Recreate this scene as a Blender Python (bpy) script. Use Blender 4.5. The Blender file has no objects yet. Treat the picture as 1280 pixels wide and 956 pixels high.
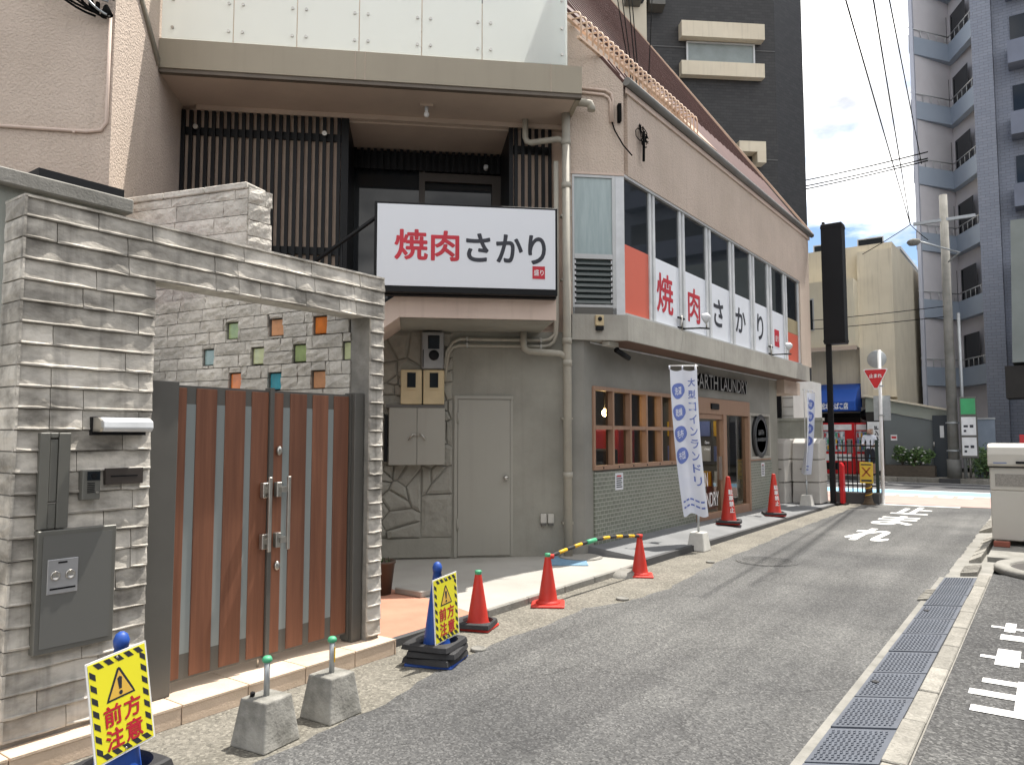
import bpy, bmesh, math, random
from mathutils import Vector, Matrix
random.seed(7)
R = math.radians
S = bpy.context.scene
C = S.collection

# ------------------------------------------------------------------ camera
YAW, PITCH, FPX, EYE = R(35.757), R(4.0987), 935.0, 1.5
cam_d = bpy.data.cameras.new('camera'); cam = bpy.data.objects.new('camera', cam_d); C.objects.link(cam)
cam.location = (0, 0, EYE); cam.rotation_euler = (R(90) + PITCH, 0, YAW)
cam_d.sensor_width = 36; cam_d.lens = 36 * FPX / 1280; cam_d.clip_end = 2000; cam_d.clip_start = .05
S.camera = cam

# ------------------------------------------------------------------ sky, sun, exposure
SUN_EL, SUN_AZ = R(67), R(11)          # azimuth from +Y (up the lane) towards +X
w = bpy.data.worlds.new('World'); S.world = w; w.use_nodes = True
nt = w.node_tree; nt.nodes.clear(); nn = nt.nodes.new; lk = nt.links.new
out = nn('ShaderNodeOutputWorld'); bg = nn('ShaderNodeBackground'); lk(bg.outputs[0], out.inputs[0])
sky = nn('ShaderNodeTexSky'); sky.sky_type = 'NISHITA'; sky.sun_disc = False
sky.sun_elevation = SUN_EL; sky.sun_rotation = SUN_AZ; sky.air_density = 1.0; sky.dust_density = .6
tc = nn('ShaderNodeTexCoord'); sep = nn('ShaderNodeSeparateXYZ'); lk(tc.outputs['Generated'], sep.inputs[0])
mx = nn('ShaderNodeMath'); mx.operation = 'MAXIMUM'; mx.inputs[1].default_value = 0.0; lk(sep.outputs[2], mx.inputs[0])
ad = nn('ShaderNodeMath'); ad.operation = 'ADD'; ad.inputs[1].default_value = .16; lk(mx.outputs[0], ad.inputs[0])
cmb = nn('ShaderNodeCombineXYZ')
for k in (0, 1):
    dv = nn('ShaderNodeMath'); dv.operation = 'DIVIDE'; lk(sep.outputs[k], dv.inputs[0]); lk(ad.outputs[0], dv.inputs[1]); lk(dv.outputs[0], cmb.inputs[k])
mp = nn('ShaderNodeMapping'); mp.inputs['Location'].default_value = (-.2, 1.1, .4); lk(cmb.outputs[0], mp.inputs[0])
cn = nn('ShaderNodeTexNoise'); cn.inputs['Scale'].default_value = 1.25; cn.inputs['Detail'].default_value = 9; cn.inputs['Roughness'].default_value = .56; lk(mp.outputs[0], cn.inputs['Vector'])
cr = nn('ShaderNodeValToRGB'); cr.color_ramp.elements[0].position = .42; cr.color_ramp.elements[1].position = .53; lk(cn.outputs[0], cr.inputs[0])
cn2 = nn('ShaderNodeTexNoise'); cn2.inputs['Scale'].default_value = 2.6; cn2.inputs['Detail'].default_value = 7; lk(mp.outputs[0], cn2.inputs['Vector'])
cr2 = nn('ShaderNodeValToRGB'); cr2.color_ramp.elements[0].position = .36; cr2.color_ramp.elements[1].position = .70
cr2.color_ramp.elements[0].color = (2.3, 2.35, 2.45, 1); cr2.color_ramp.elements[1].color = (9.5, 9.3, 9.0, 1); lk(cn2.outputs[0], cr2.inputs[0])
mxc = nn('ShaderNodeMixRGB'); lk(cr.outputs[0], mxc.inputs[0]); skm = nn('ShaderNodeMixRGB'); skm.blend_type = 'MULTIPLY'; skm.inputs[0].default_value = 1; skm.inputs[2].default_value = (.42, .45, .50, 1); lk(sky.outputs[0], skm.inputs[1]); lk(skm.outputs[0], mxc.inputs[1]); lk(cr2.outputs[0], mxc.inputs[2])
lk(mxc.outputs[0], bg.inputs[0]); bg.inputs[1].default_value = .15
sd = bpy.data.lights.new('sun', 'SUN'); sd.energy = 3.4; sd.angle = R(.6); sd.color = (1, .95, .87)
sun = bpy.data.objects.new('sun', sd); C.objects.link(sun); sun.location = (0, 0, 30)
sdir = Vector((math.sin(SUN_AZ) * math.cos(SUN_EL), math.cos(SUN_AZ) * math.cos(SUN_EL), math.sin(SUN_EL)))
sun.rotation_euler = sdir.to_track_quat('Z', 'Y').to_euler()
S.view_settings.view_transform = 'Standard'; S.view_settings.look = 'None'; S.view_settings.gamma = 1
S.view_settings.exposure = 1.15; S.view_settings.use_curve_mapping = False

# ------------------------------------------------------------------ geometry helpers
EYEV = Vector((0, 0, EYE)); CROT = cam.rotation_euler.to_matrix()
def ray(px, py): return CROT @ Vector(((px - 640) / FPX, -(py - 478) / FPX, -1))
def on_plane(px, py, p, n): d = ray(px, py); n = Vector(n); return EYEV + d * (n.dot(Vector(p) - EYEV) / n.dot(d))
def on_z(px, py, z=0): return on_plane(px, py, (0, 0, z), (0, 0, 1))
def on_x(px, py, x): return on_plane(px, py, (x, 0, 0), (1, 0, 0))
def on_y(px, py, y): return on_plane(px, py, (0, y, 0), (0, 1, 0))
AD = R(46.5)                                       # the corner building's front is turned 46.5 deg to the lane
UU = Vector((math.sin(AD), math.cos(AD), 0)); DD = Vector((-math.cos(AD), math.sin(AD), 0))
def ud(u, d, z=0): return UU * u + DD * d + Vector((0, 0, z))
def frame(o, a, b, c=(0, 0, 1)):                   # local (a, b, c) axes -> world
    a, b, c = Vector(a), Vector(b), Vector(c)
    return Matrix(((a.x, b.x, c.x, o[0]), (a.y, b.y, c.y, o[1]), (a.z, b.z, c.z, o[2]), (0, 0, 0, 1)))
ID = Matrix.Identity(4)
FD = frame((0, 0, 0), UU, DD)                      # (u, depth, z)
FX = lambda x: frame((x, 0, 0), (0, 1, 0), (1, 0, 0))   # wall facing +X: (y, outward, z)

LOC = {}
class MB:
    def __init__(s, F=ID): s.v = []; s.f = []; s.F = F; s.sm = []
    def add(s, vs, fs, smooth=False):
        n = len(s.v); s.v += [s.F @ Vector(v) for v in vs]
        for f in fs: s.f.append([i + n for i in f]); s.sm.append(smooth)
        return s
    def box(s, x0, x1, y0, y1, z0, z1):
        return s.add([(x0, y0, z0), (x1, y0, z0), (x1, y1, z0), (x0, y1, z0), (x0, y0, z1), (x1, y0, z1), (x1, y1, z1), (x0, y1, z1)],
                     [(0, 3, 2, 1), (4, 5, 6, 7), (0, 1, 5, 4), (1, 2, 6, 5), (2, 3, 7, 6), (3, 0, 4, 7)])
    def hexa(s, b, t):                              # bottom 4 pts, top 4 pts
        return s.add(list(b) + list(t), [(0, 3, 2, 1), (4, 5, 6, 7), (0, 1, 5, 4), (1, 2, 6, 5), (2, 3, 7, 6), (3, 0, 4, 7)])
    def prism(s, pts, d):                           # planar polygon extruded by vector d
        n = len(pts); d = Vector(d); p = [Vector(q) for q in pts]
        return s.add(p + [q + d for q in p], [list(range(n))[::-1], list(range(n, 2 * n))] + [(i, (i + 1) % n, n + (i + 1) % n, n + i) for i in range(n)])
    def poly(s, pts): return s.add(pts, [list(range(len(pts)))])
    def cyl(s, p0, p1, r0, r1=None, n=16, cap=True):
        r1 = r0 if r1 is None else r1; p0, p1 = Vector(p0), Vector(p1); d = (p1 - p0).normalized()
        a = d.orthogonal().normalized(); b = d.cross(a)
        vs = []
        for p, r in ((p0, r0), (p1, r1)):
            vs += [p + (a * math.cos(2 * math.pi * i / n) + b * math.sin(2 * math.pi * i / n)) * r for i in range(n)]
        s.add(vs, [(i, (i + 1) % n, n + (i + 1) % n, n + i) for i in range(n)], True)
        if cap: s.add(vs, [list(range(n))[::-1], list(range(n, 2 * n))])
        return s
    def tube(s, pts, r, n=8, cap=True):
        P = [Vector(p) for p in pts]; vs = []; a = None
        for i, p in enumerate(P):
            d = (P[min(i + 1, len(P) - 1)] - P[max(i - 1, 0)]).normalized()
            a = d.orthogonal().normalized() if a is None else (a - d * a.dot(d)).normalized()
            b = d.cross(a)
            vs += [p + (a * math.cos(2 * math.pi * k / n) + b * math.sin(2 * math.pi * k / n)) * r for k in range(n)]
        fs = [(i * n + k, i * n + (k + 1) % n, (i + 1) * n + (k + 1) % n, (i + 1) * n + k) for i in range(len(P) - 1) for k in range(n)]
        s.add(vs, fs, True)
        if cap: s.add(vs, [list(range(n))[::-1], [len(vs) - n + k for k in range(n)]])
        return s
    def lathe(s, prof, n=28, o=(0, 0, 0), ax=None):  # (r, z) rings
        vs = []; o = Vector(o)
        X, Y, Z = ax or (Vector((1, 0, 0)), Vector((0, 1, 0)), Vector((0, 0, 1)))
        for r, z in prof: vs += [o + X * (r * math.cos(2 * math.pi * k / n)) + Y * (r * math.sin(2 * math.pi * k / n)) + Z * z for k in range(n)]
        fs = [(i * n + k, i * n + (k + 1) % n, (i + 1) * n + (k + 1) % n, (i + 1) * n + k) for i in range(len(prof) - 1) for k in range(n)]
        s.add(vs, fs, True); s.add(vs, [list(range(n))[::-1], [len(vs) - n + k for k in range(n)]]); return s
    def grid(s, fn, nu, nv, smooth=True):
        vs = [fn(i / nu, j / nv) for j in range(nv + 1) for i in range(nu + 1)]
        return s.add(vs, [(j * (nu + 1) + i, j * (nu + 1) + i + 1, (j + 1) * (nu + 1) + i + 1, (j + 1) * (nu + 1) + i) for j in range(nv) for i in range(nu)], smooth)
    def obj(s, name, mat, parent=None, bev=0, seg=1, recalc=True):
        L = LOC.get(parent.name, Vector()) if parent else Vector()
        me = bpy.data.meshes.new(name); me.from_pydata([v - L for v in s.v], [], s.f)
        me.polygons.foreach_set('use_smooth', s.sm)
        if recalc or bev:
            bm = bmesh.new(); bm.from_mesh(me)
            bmesh.ops.remove_doubles(bm, verts=bm.verts, dist=1e-5)
            if recalc: bmesh.ops.recalc_face_normals(bm, faces=bm.faces)
            if bev:
                es = [e for e in bm.edges if len(e.link_faces) == 2 and e.calc_face_angle(0) > .5]
                bmesh.ops.bevel(bm, geom=es, offset=bev, segments=seg, affect='EDGES', profile=.5)
            bm.to_mesh(me); bm.free()
        me.materials.append(mat)
        o = bpy.data.objects.new(name, me); C.objects.link(o)
        if parent: o.parent = parent; LOC[o.name] = L
        return o

def tag(o, label, cat, group=None, kind=None):
    if label: o['label'] = label
    if cat: o['category'] = cat
    if group: o['group'] = group
    if kind: o['kind'] = kind
    return o
def thing(name, loc, label, cat, group=None):
    o = bpy.data.objects.new(name, None); C.objects.link(o); o.location = loc; o.empty_display_size = .1
    LOC[o.name] = Vector(loc); return tag(o, label, cat, group)
def struct(o): o['kind'] = 'structure'; return o
def copy_thing(root, loc, rz=None, label=None):
    c = root.copy(); C.objects.link(c); c.location = loc; LOC[c.name] = Vector(loc)
    if rz is not None: c.rotation_euler.z = rz
    if label: c['label'] = label
    def rec(a, b):
        for ch in [k for k in bpy.data.objects if k.parent == a]:
            d = ch.copy(); C.objects.link(d); d.parent = b; rec(ch, d)
    rec(root, c); return c

# ------------------------------------------------------------------ writing (built once, as flat outlines)
WORDS = {}
def words(*bodies, bold=0.0, ext=0.0):
    obs = []
    for b in bodies:
        cu = bpy.data.curves.new('word', 'FONT'); cu.body = b; cu.offset = bold; cu.resolution_u = 5; cu.extrude = ext
        o = bpy.data.objects.new('word', cu); C.objects.link(o); obs.append((b, o))
    dg = bpy.context.evaluated_depsgraph_get()
    for b, o in obs:
        me = bpy.data.meshes.new_from_object(o.evaluated_get(dg))
        WORDS[b] = ([v.co.copy() for v in me.vertices], [list(p.vertices) for p in me.polygons])
        cu = o.data; bpy.data.objects.remove(o); bpy.data.curves.remove(cu); bpy.data.meshes.remove(me)
words('焼', '肉', 'さ', 'か', 'り', '焼肉', 'さかり', bold=.004)
words('前', '方', '注', '意', '松本たばこ店', '止', 'ま', 'れ', '止まれ', '!', bold=.004)
words('盛り', '駐', '車', '禁', bold=.01)
words('洗濯', '乾燥', '毛布', '布団', 'コ', 'イ', 'ン', 'ラ', 'ド', 'リ', 'ー', '大', '型', '24h', bold=.014)
words('EARTH  ', 'LAUNDRY  ', bold=.012, ext=.06)
words('EARTH ', 'LAUNDRY ', bold=.0)
words('COIN', 'LAUNDRY', 'EARTH', 'Open', 'clean', 'スタンド', bold=.01)
def put_word(mb, body, F, w, h, fat=0.0):
    """body scaled into a w x h box; F maps (x, y, 0) of the box to the world"""
    vs, fs = WORDS[body]
    x0 = min(v.x for v in vs); x1 = max(v.x for v in vs); y0 = min(v.y for v in vs); y1 = max(v.y for v in vs)
    z1 = max(max(v.z for v in vs), 1e-6)
    sx = w / (x1 - x0); sy = h / (y1 - y0)
    keep = mb.F; mb.F = F
    sh = [(0, 0)] + ([(fat * math.cos(k * math.pi / 4), fat * math.sin(k * math.pi / 4)) for k in range(8)] if fat else [])
    for k, (dx, dy) in enumerate(sh):
        mb.add([((v.x - x0) * sx + dx, (v.y - y0) * sy + dy, v.z / z1 * .02 if z1 > 1e-5 else -k * .00012) for v in vs], fs)
    mb.F = keep
    return mb

# ------------------------------------------------------------------ materials
MATS = {}
def mat(name, col, col2=None, rough=.75, nsc=3.0, stretch=(1, 1, 1), contrast=(.35, .65), bump=0.0, bsc=60.0, metal=0.0, spec=.5, rnd=0.0,
        streak=0.0, streak_col=(.05, .045, .04), speck=0.0, spsc=200.0, spcol=(.6, .6, .58), det=6, coat=0.0, dirt=0.0, bdist=.01):
    if name in MATS: return MATS[name]
    m = bpy.data.materials.new(name); m.use_nodes = True; t = m.node_tree; N = t.nodes.new; L = t.links.new
    bs = t.nodes['Principled BSDF']
    bs.inputs['Roughness'].default_value = rough; bs.inputs['Metallic'].default_value = metal
    bs.inputs['Specular IOR Level'].default_value = spec; bs.inputs['Coat Weight'].default_value = coat
    co = N('ShaderNodeTexCoord'); mpp = N('ShaderNodeMapping'); mpp.inputs['Scale'].default_value = stretch; L(co.outputs['Object'], mpp.inputs[0])
    col2 = col2 or tuple(c * .82 for c in col)
    nz = N('ShaderNodeTexNoise'); nz.inputs['Scale'].default_value = nsc; nz.inputs['Detail'].default_value = det; nz.inputs['Roughness'].default_value = .6; L(mpp.outputs[0], nz.inputs['Vector'])
    rp = N('ShaderNodeValToRGB'); rp.color_ramp.elements[0].position = contrast[0]; rp.color_ramp.elements[1].position = contrast[1]
    rp.color_ramp.elements[0].color = (*col2, 1); rp.color_ramp.elements[1].color = (*col, 1); L(nz.outputs[0], rp.inputs[0])
    cur = rp.outputs[0]
    def mix(fac, a, b, mode='MIX'):
        q = N('ShaderNodeMixRGB'); q.blend_type = mode
        for s_, v in ((0, fac), (1, a), (2, b)):
            if hasattr(v, 'links'): L(v, q.inputs[s_])
            else: q.inputs[s_].default_value = v if s_ == 0 else (*v, 1)
        return q.outputs[0]
    if streak:
        sm = N('ShaderNodeMapping'); sm.inputs['Scale'].default_value = (9, 9, .55); L(co.outputs['Object'], sm.inputs[0])
        sn = N('ShaderNodeTexNoise'); sn.inputs['Scale'].default_value = 1.6; sn.inputs['Detail'].default_value = 5; L(sm.outputs[0], sn.inputs['Vector'])
        sr = N('ShaderNodeValToRGB'); sr.color_ramp.elements[0].position = .52; sr.color_ramp.elements[1].position = .78; L(sn.outputs[0], sr.inputs[0])
        sf = N('ShaderNodeMath'); sf.operation = 'MULTIPLY'; sf.inputs[1].default_value = streak; L(sr.outputs[0], sf.inputs[0])
        cur = mix(sf.outputs[0], cur, streak_col)
    if dirt:
        dn = N('ShaderNodeTexNoise'); dn.inputs['Scale'].default_value = .8; dn.inputs['Detail'].default_value = 8; dn.inputs['Roughness'].default_value = .65; L(co.outputs['Object'], dn.inputs['Vector'])
        dr = N('ShaderNodeValToRGB'); dr.color_ramp.elements[0].position = .42; dr.color_ramp.elements[1].position = .7; L(dn.outputs[0], dr.inputs[0])
        df = N('ShaderNodeMath'); df.operation = 'MULTIPLY'; df.inputs[1].default_value = dirt; L(dr.outputs[0], df.inputs[0])
        cur = mix(df.outputs[0], cur, tuple(c * .45 for c in col))
    if speck:
        vn = N('ShaderNodeTexVoronoi'); vn.inputs['Scale'].default_value = spsc; L(co.outputs['Object'], vn.inputs['Vector'])
        vr = N('ShaderNodeValToRGB'); vr.color_ramp.elements[0].position = 0; vr.color_ramp.elements[1].position = 1
        vs = N('ShaderNodeSeparateColor'); L(vn.outputs['Color'], vs.inputs[0])
        vp = N('ShaderNodeMath'); vp.operation = 'POWER'; vp.inputs[1].default_value = 2.2; L(vs.outputs[0], vp.inputs[0])
        vf = N('ShaderNodeMath'); vf.operation = 'MULTIPLY'; vf.inputs[1].default_value = speck; L(vp.outputs[0], vf.inputs[0])
        cur = mix(vf.outputs[0], cur, spcol)
        v2 = N('ShaderNodeMath'); v2.operation = 'POWER'; v2.inputs[1].default_value = 3; L(vs.outputs[1], v2.inputs[0])
        v3 = N('ShaderNodeMath'); v3.operation = 'MULTIPLY'; v3.inputs[1].default_value = min(1, speck * 1.3); L(v2.outputs[0], v3.inputs[0])
        cur = mix(v3.outputs[0], cur, tuple(c * .3 for c in col))
    if rnd:
        oi = N('ShaderNodeObjectInfo'); mr = N('ShaderNodeMapRange'); mr.inputs[3].default_value = 1 - rnd; mr.inputs[4].default_value = 1 + rnd; L(oi.outputs['Random'], mr.inputs[0])
        hs = N('ShaderNodeHueSaturation'); L(mr.outputs[0], hs.inputs['Value']); L(cur, hs.inputs['Color']); cur = hs.outputs[0]
    L(cur, bs.inputs['Base Color'])
    if bump:
        bn = N('ShaderNodeTexNoise'); bn.inputs['Scale'].default_value = bsc; bn.inputs['Detail'].default_value = 4; L(mpp.outputs[0], bn.inputs['Vector'])
        bp = N('ShaderNodeBump'); bp.inputs['Strength'].default_value = bump; bp.inputs['Distance'].default_value = bdist; L(bn.outputs[0], bp.inputs['Height']); L(bp.outputs[0], bs.inputs['Normal'])
    MATS[name] = m; return m
def bsdf(m): return m.node_tree.nodes['Principled BSDF']

m_asph = mat('asphalt', (.100, .1005, .1005), (.074, .0745, .075), rough=.9, nsc=.9, speck=.55, spsc=95, spcol=(.27, .268, .26), bump=.8, bsc=110, dirt=.22)
m_asph2 = mat('coarse_asphalt', (.072, .072, .073), (.05, .05, .051), rough=.92, nsc=1.3, speck=.55, spsc=75, spcol=(.27, .27, .265), bump=1.0, bsc=80, bdist=.015)
m_road = mat('road_asphalt', (.10, .10, .104), (.08, .08, .084), rough=.9, nsc=.4, bump=.3)
m_pebble = mat('pebbled_concrete', (.215, .20, .167), (.135, .126, .104), rough=.92, nsc=2.4, speck=.5, spsc=70, spcol=(.38, .355, .30), bump=.9, bsc=70, dirt=.45)
m_conc = mat('apron_concrete', (.43, .415, .38), (.32, .305, .275), rough=.88, nsc=1.6, bump=.35, bsc=55, dirt=.42)
m_conc_d = mat('grey_concrete', (.29, .28, .255), (.19, .185, .165), rough=.9, nsc=3.2, bump=.4, bsc=60, dirt=.35, streak=.25)
m_kerb = mat('kerb_stone', (.30, .285, .25), (.20, .19, .165), rough=.9, nsc=5, bump=.6, bsc=55, speck=.3, spsc=80, spcol=(.42, .40, .36), rnd=.14, dirt=.3)
m_block = mat('cast_block', (.34, .33, .30), (.19, .185, .165), rough=.9, nsc=6, contrast=(.38, .6), bump=.5, bsc=45, streak=.35)
m_blockw = mat('pale_block', (.60, .59, .55), (.5, .49, .46), rough=.85, nsc=6, bump=.3, bsc=60)
m_terra = mat('terracotta_paint', (.50, .245, .165), (.42, .19, .125), rough=.85, nsc=2.2, bump=.25, bsc=60, dirt=.15)
m_slate = mat('sidewalk_slate', (.20, .205, .21), (.15, .155, .16), rough=.8, nsc=2.0, bump=.25, bsc=70, dirt=.2)
m_black_edge = mat('black_edge', (.06, .06, .062), rough=.7, bump=.3)
m_steptile = mat('step_tile', (.66, .52, .40), (.55, .43, .32), rough=.75, nsc=5, bump=.25, bsc=90, rnd=.05)
m_stone = mat('clad_stone', (.61, .57, .505), (.19, .175, .152), rough=.9, nsc=5.0, stretch=(1, .8, 1.5), contrast=(.30, .60), bump=.4, bsc=24, streak=.55, rnd=.2, bdist=.015, dirt=.3)
m_stone2 = mat('split_stone', (.66, .62, .555), (.48, .45, .40), rough=.92, nsc=6, bump=.9, bsc=22, rnd=.10, dirt=.22, bdist=.025)
m_mortar = mat('wall_core', (.30, .285, .26), (.2, .19, .17), rough=.95, nsc=8, bump=.4)
m_stucco = mat('pink_stucco', (.60, .495, .415), (.53, .435, .36), rough=.95, nsc=1.2, bump=.9, bsc=46, streak=.16, streak_col=(.28, .22, .18), dirt=.10, bdist=.02)
m_pink = mat('pink_paint', (.64, .515, .435), (.58, .46, .39), rough=.8, nsc=2, streak=.25, streak_col=(.33, .24, .2), bump=.2)
m_soff = mat('soffit_paint', (.54, .435, .355), (.48, .385, .315), rough=.9, nsc=1.5, bump=.15, dirt=.15)
m_fascia = mat('fascia_metal', (.32, .28, .21), (.295, .257, .193), rough=.5, nsc=1.0, streak=.08)
m_greywall = mat('grey_paint_wall', (.34, .33, .285), (.265, .257, .222), rough=.85, nsc=1.4, bump=.3, bsc=40, dirt=.30, streak=.2, streak_col=(.14, .135, .12))
m_laund = mat('laundry_mortar', (.27, .265, .24), (.215, .21, .19), rough=.9, nsc=1.3, bump=.25, bsc=40, dirt=.25)
m_ledge = mat('ledge_concrete', (.42, .405, .36), (.33, .315, .28), rough=.88, nsc=2.0, bump=.3, bsc=50, streak=.35, streak_col=(.2, .19, .165))
m_door = mat('grey_door', (.335, .325, .285), (.32, .31, .27), rough=.55, nsc=1.2, streak=.06)
m_pipe = mat('pipe_paint', (.40, .375, .315), (.35, .33, .28), rough=.7, nsc=5, streak=.1)
m_black = mat('black_metal', (.006, .0065, .008), rough=.5, rnd=.2, spec=.25)
m_darkint = mat('dark_interior', (.03, .027, .024), rough=.8)
m_alu = mat('aluminium', (.50, .51, .51), (.46, .47, .47), rough=.42, metal=.35, nsc=4)
m_whitealu = mat('pale_frame', (.66, .68, .70), rough=.45, nsc=4)
m_steel = mat('satin_steel', (.55, .53, .49), rough=.32, metal=.9, nsc=8)
m_red_film = mat('red_film', (.62, .125, .075), (.58, .11, .065), rough=.4, nsc=1)
m_white_film = mat('white_film', (.76, .79, .85), (.73, .76, .82), rough=.4, nsc=1)
m_signwhite = mat('sign_white', (.70, .72, .76), (.69, .71, .75), rough=.35, nsc=.8)
m_txt_red = mat('sign_red', (.55, .02, .04), rough=.45); m_txt_dark = mat('sign_dark', (.025, .027, .04), rough=.45)
m_txt_white = mat('sign_lettering_white', (.85, .85, .85), rough=.5)
m_gatew = mat('gate_wood', (.225, .090, .048), (.15, .058, .031), rough=.55, nsc=2.4, stretch=(12, 12, .6), bump=.06, bsc=25, rnd=.12, dirt=.1)
m_gatem = mat('gate_metal', (.125, .12, .108), (.11, .105, .095), rough=.5, nsc=3, metal=.2)
m_panelm = mat('panel_metal', (.15, .148, .132), (.135, .133, .118), rough=.5, metal=.2, nsc=4)
m_frost = mat('frosted_pane', (.28, .305, .30), (.24, .265, .26), rough=.3, nsc=1)
m_roof = mat('roof_sheet', (.115, .056, .047), (.085, .042, .036), rough=.7, nsc=2, stretch=(1, 1, 1), dirt=.1)
m_railpaint = mat('railing_cream', (.68, .49, .36), rough=.6, nsc=3)
m_brown = mat('brown_frame', (.33, .205, .138), (.29, .178, .118), rough=.55, nsc=3, stretch=(1, 6, 1))
m_redcone = mat('cone_red', (.62, .032, .018), (.50, .035, .024), rough=.5, nsc=7, dirt=.3, streak=.25, streak_col=(.35, .12, .1), rnd=.06)
m_bluecone = mat('cone_blue', (.012, .075, .40), (.02, .075, .30), rough=.5, nsc=7, dirt=.3, streak=.2, streak_col=(.1, .15, .3))
m_rubber = mat('black_rubber', (.028, .028, .03), (.02, .02, .022), rough=.7, nsc=6, bump=.2)
m_yellow = mat('caution_yellow', (.80, .74, .03), (.78, .72, .028), rough=.45, nsc=2)
m_amber = mat('caution_amber', (.80, .50, .08), rough=.45)
m_tapeg = mat('green_tape', (.08, .42, .22), rough=.5); m_tapey = mat('bar_yellow', (.78, .46, .02), rough=.5)
m_galv = mat('galvanised', (.42, .44, .45), (.36, .38, .39), rough=.45, metal=.5, nsc=10)
m_cover = mat('drain_rubber', (.085, .097, .122), (.066, .075, .095), rough=.6, nsc=5, bump=.2, dirt=.3)
m_paintw = mat('road_paint', (.72, .72, .70), (.45, .45, .43), rough=.8, nsc=9, contrast=(.28, .46), bump=.4, bsc=70)
m_paintb = mat('lane_blue', (.23, .46, .66), (.20, .41, .60), rough=.8, nsc=2)
m_redwalk = mat('red_pavement', (.42, .29, .255), (.35, .25, .225), rough=.9, nsc=3)
m_cream = mat('cream_wall', (.72, .65, .51), (.65, .58, .45), rough=.9, nsc=.7, streak=.3, streak_col=(.35, .3, .23), dirt=.15)
m_beige_box = mat('meter_beige', (.62, .50, .30), rough=.5, nsc=3)
m_bluecloth = mat('awning_blue', (.012, .085, .42), (.01, .075, .37), rough=.6, nsc=1)
m_vend = mat('vending_red', (.62, .015, .02), rough=.3)
m_shed = mat('shed_plastic', (.52, .50, .47), (.48, .46, .43), rough=.55, nsc=2, streak=.08)
m_equip = mat('equipment_beige', (.52, .49, .43), (.49, .46, .40), rough=.5, nsc=2)
m_leaf = mat('leaf_green', (.07, .14, .035), (.035, .08, .02), rough=.6, nsc=6, rnd=.3)
m_flower = mat('white_flower', (.75, .75, .72), rough=.7)
m_skin = mat('skin', (.46, .27, .19), rough=.6); m_hair = mat('hair', (.02, .017, .015), rough=.6)
m_cloth_w = mat('white_cloth', (.76, .78, .84), (.70, .73, .82), rough=.85, nsc=3); m_cloth_d = mat('dark_cloth', (.03, .03, .04), rough=.9)
m_print = mat('banner_blue', (.16, .22, .55), rough=.8)
m_wire = mat('cable_black', (.012, .012, .012), rough=.95, spec=.0)
m_potsoil = mat('dark_pot', (.035, .03, .027), rough=.7)

def wear(m):
    t = m.node_tree; N = t.nodes.new; L = t.links.new; b = bsdf(m); src = b.inputs['Base Color'].links[0].from_socket
    co = N('ShaderNodeTexCoord'); n1 = N('ShaderNodeTexNoise'); n1.inputs['Scale'].default_value = 1.7; n1.inputs['Detail'].default_value = 4; L(co.outputs['Object'], n1.inputs['Vector'])
    mv = N('ShaderNodeMixRGB'); mv.inputs[0].default_value = .28; L(co.outputs['Object'], mv.inputs[1]); L(n1.outputs['Color'], mv.inputs[2])
    v = N('ShaderNodeTexVoronoi'); v.feature = 'DISTANCE_TO_EDGE'; v.inputs['Scale'].default_value = .75; L(mv.outputs[0], v.inputs['Vector'])
    r = N('ShaderNodeValToRGB'); r.color_ramp.elements[0].position = .002; r.color_ramp.elements[1].position = .006; r.color_ramp.elements[0].color = (.72, .72, .72, 1); r.color_ramp.elements[1].color = (1, 1, 1, 1); L(v.outputs['Distance'], r.inputs[0])
    n2 = N('ShaderNodeTexNoise'); n2.inputs['Scale'].default_value = .45; n2.inputs['Detail'].default_value = 5; L(co.outputs['Object'], n2.inputs['Vector'])
    r2 = N('ShaderNodeValToRGB'); r2.color_ramp.elements[0].position = .35; r2.color_ramp.elements[1].position = .65; r2.color_ramp.elements[0].color = (.72, .72, .73, 1); r2.color_ramp.elements[1].color = (1.22, 1.21, 1.18, 1); L(n2.outputs[0], r2.inputs[0])
    mp = N('ShaderNodeMapping'); mp.inputs['Scale'].default_value = (3.2, .16, 1); L(co.outputs['Object'], mp.inputs[0])
    n3 = N('ShaderNodeTexNoise'); n3.inputs['Scale'].default_value = 1; n3.inputs['Detail'].default_value = 3; L(mp.outputs[0], n3.inputs['Vector'])
    r3 = N('ShaderNodeValToRGB'); r3.color_ramp.elements[0].position = .38; r3.color_ramp.elements[1].position = .62; r3.color_ramp.elements[0].color = (.84, .84, .84, 1); r3.color_ramp.elements[1].color = (1.1, 1.1, 1.09, 1); L(n3.outputs[0], r3.inputs[0])
    cur = src
    for q in (r2, r, r3):
        mm = N('ShaderNodeMixRGB'); mm.blend_type = 'MULTIPLY'; mm.inputs[0].default_value = 1; L(cur, mm.inputs[1]); L(q.outputs[0], mm.inputs[2]); cur = mm.outputs[0]
    L(cur, b.inputs['Base Color'])
wear(m_asph); wear(m_asph2)
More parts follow.
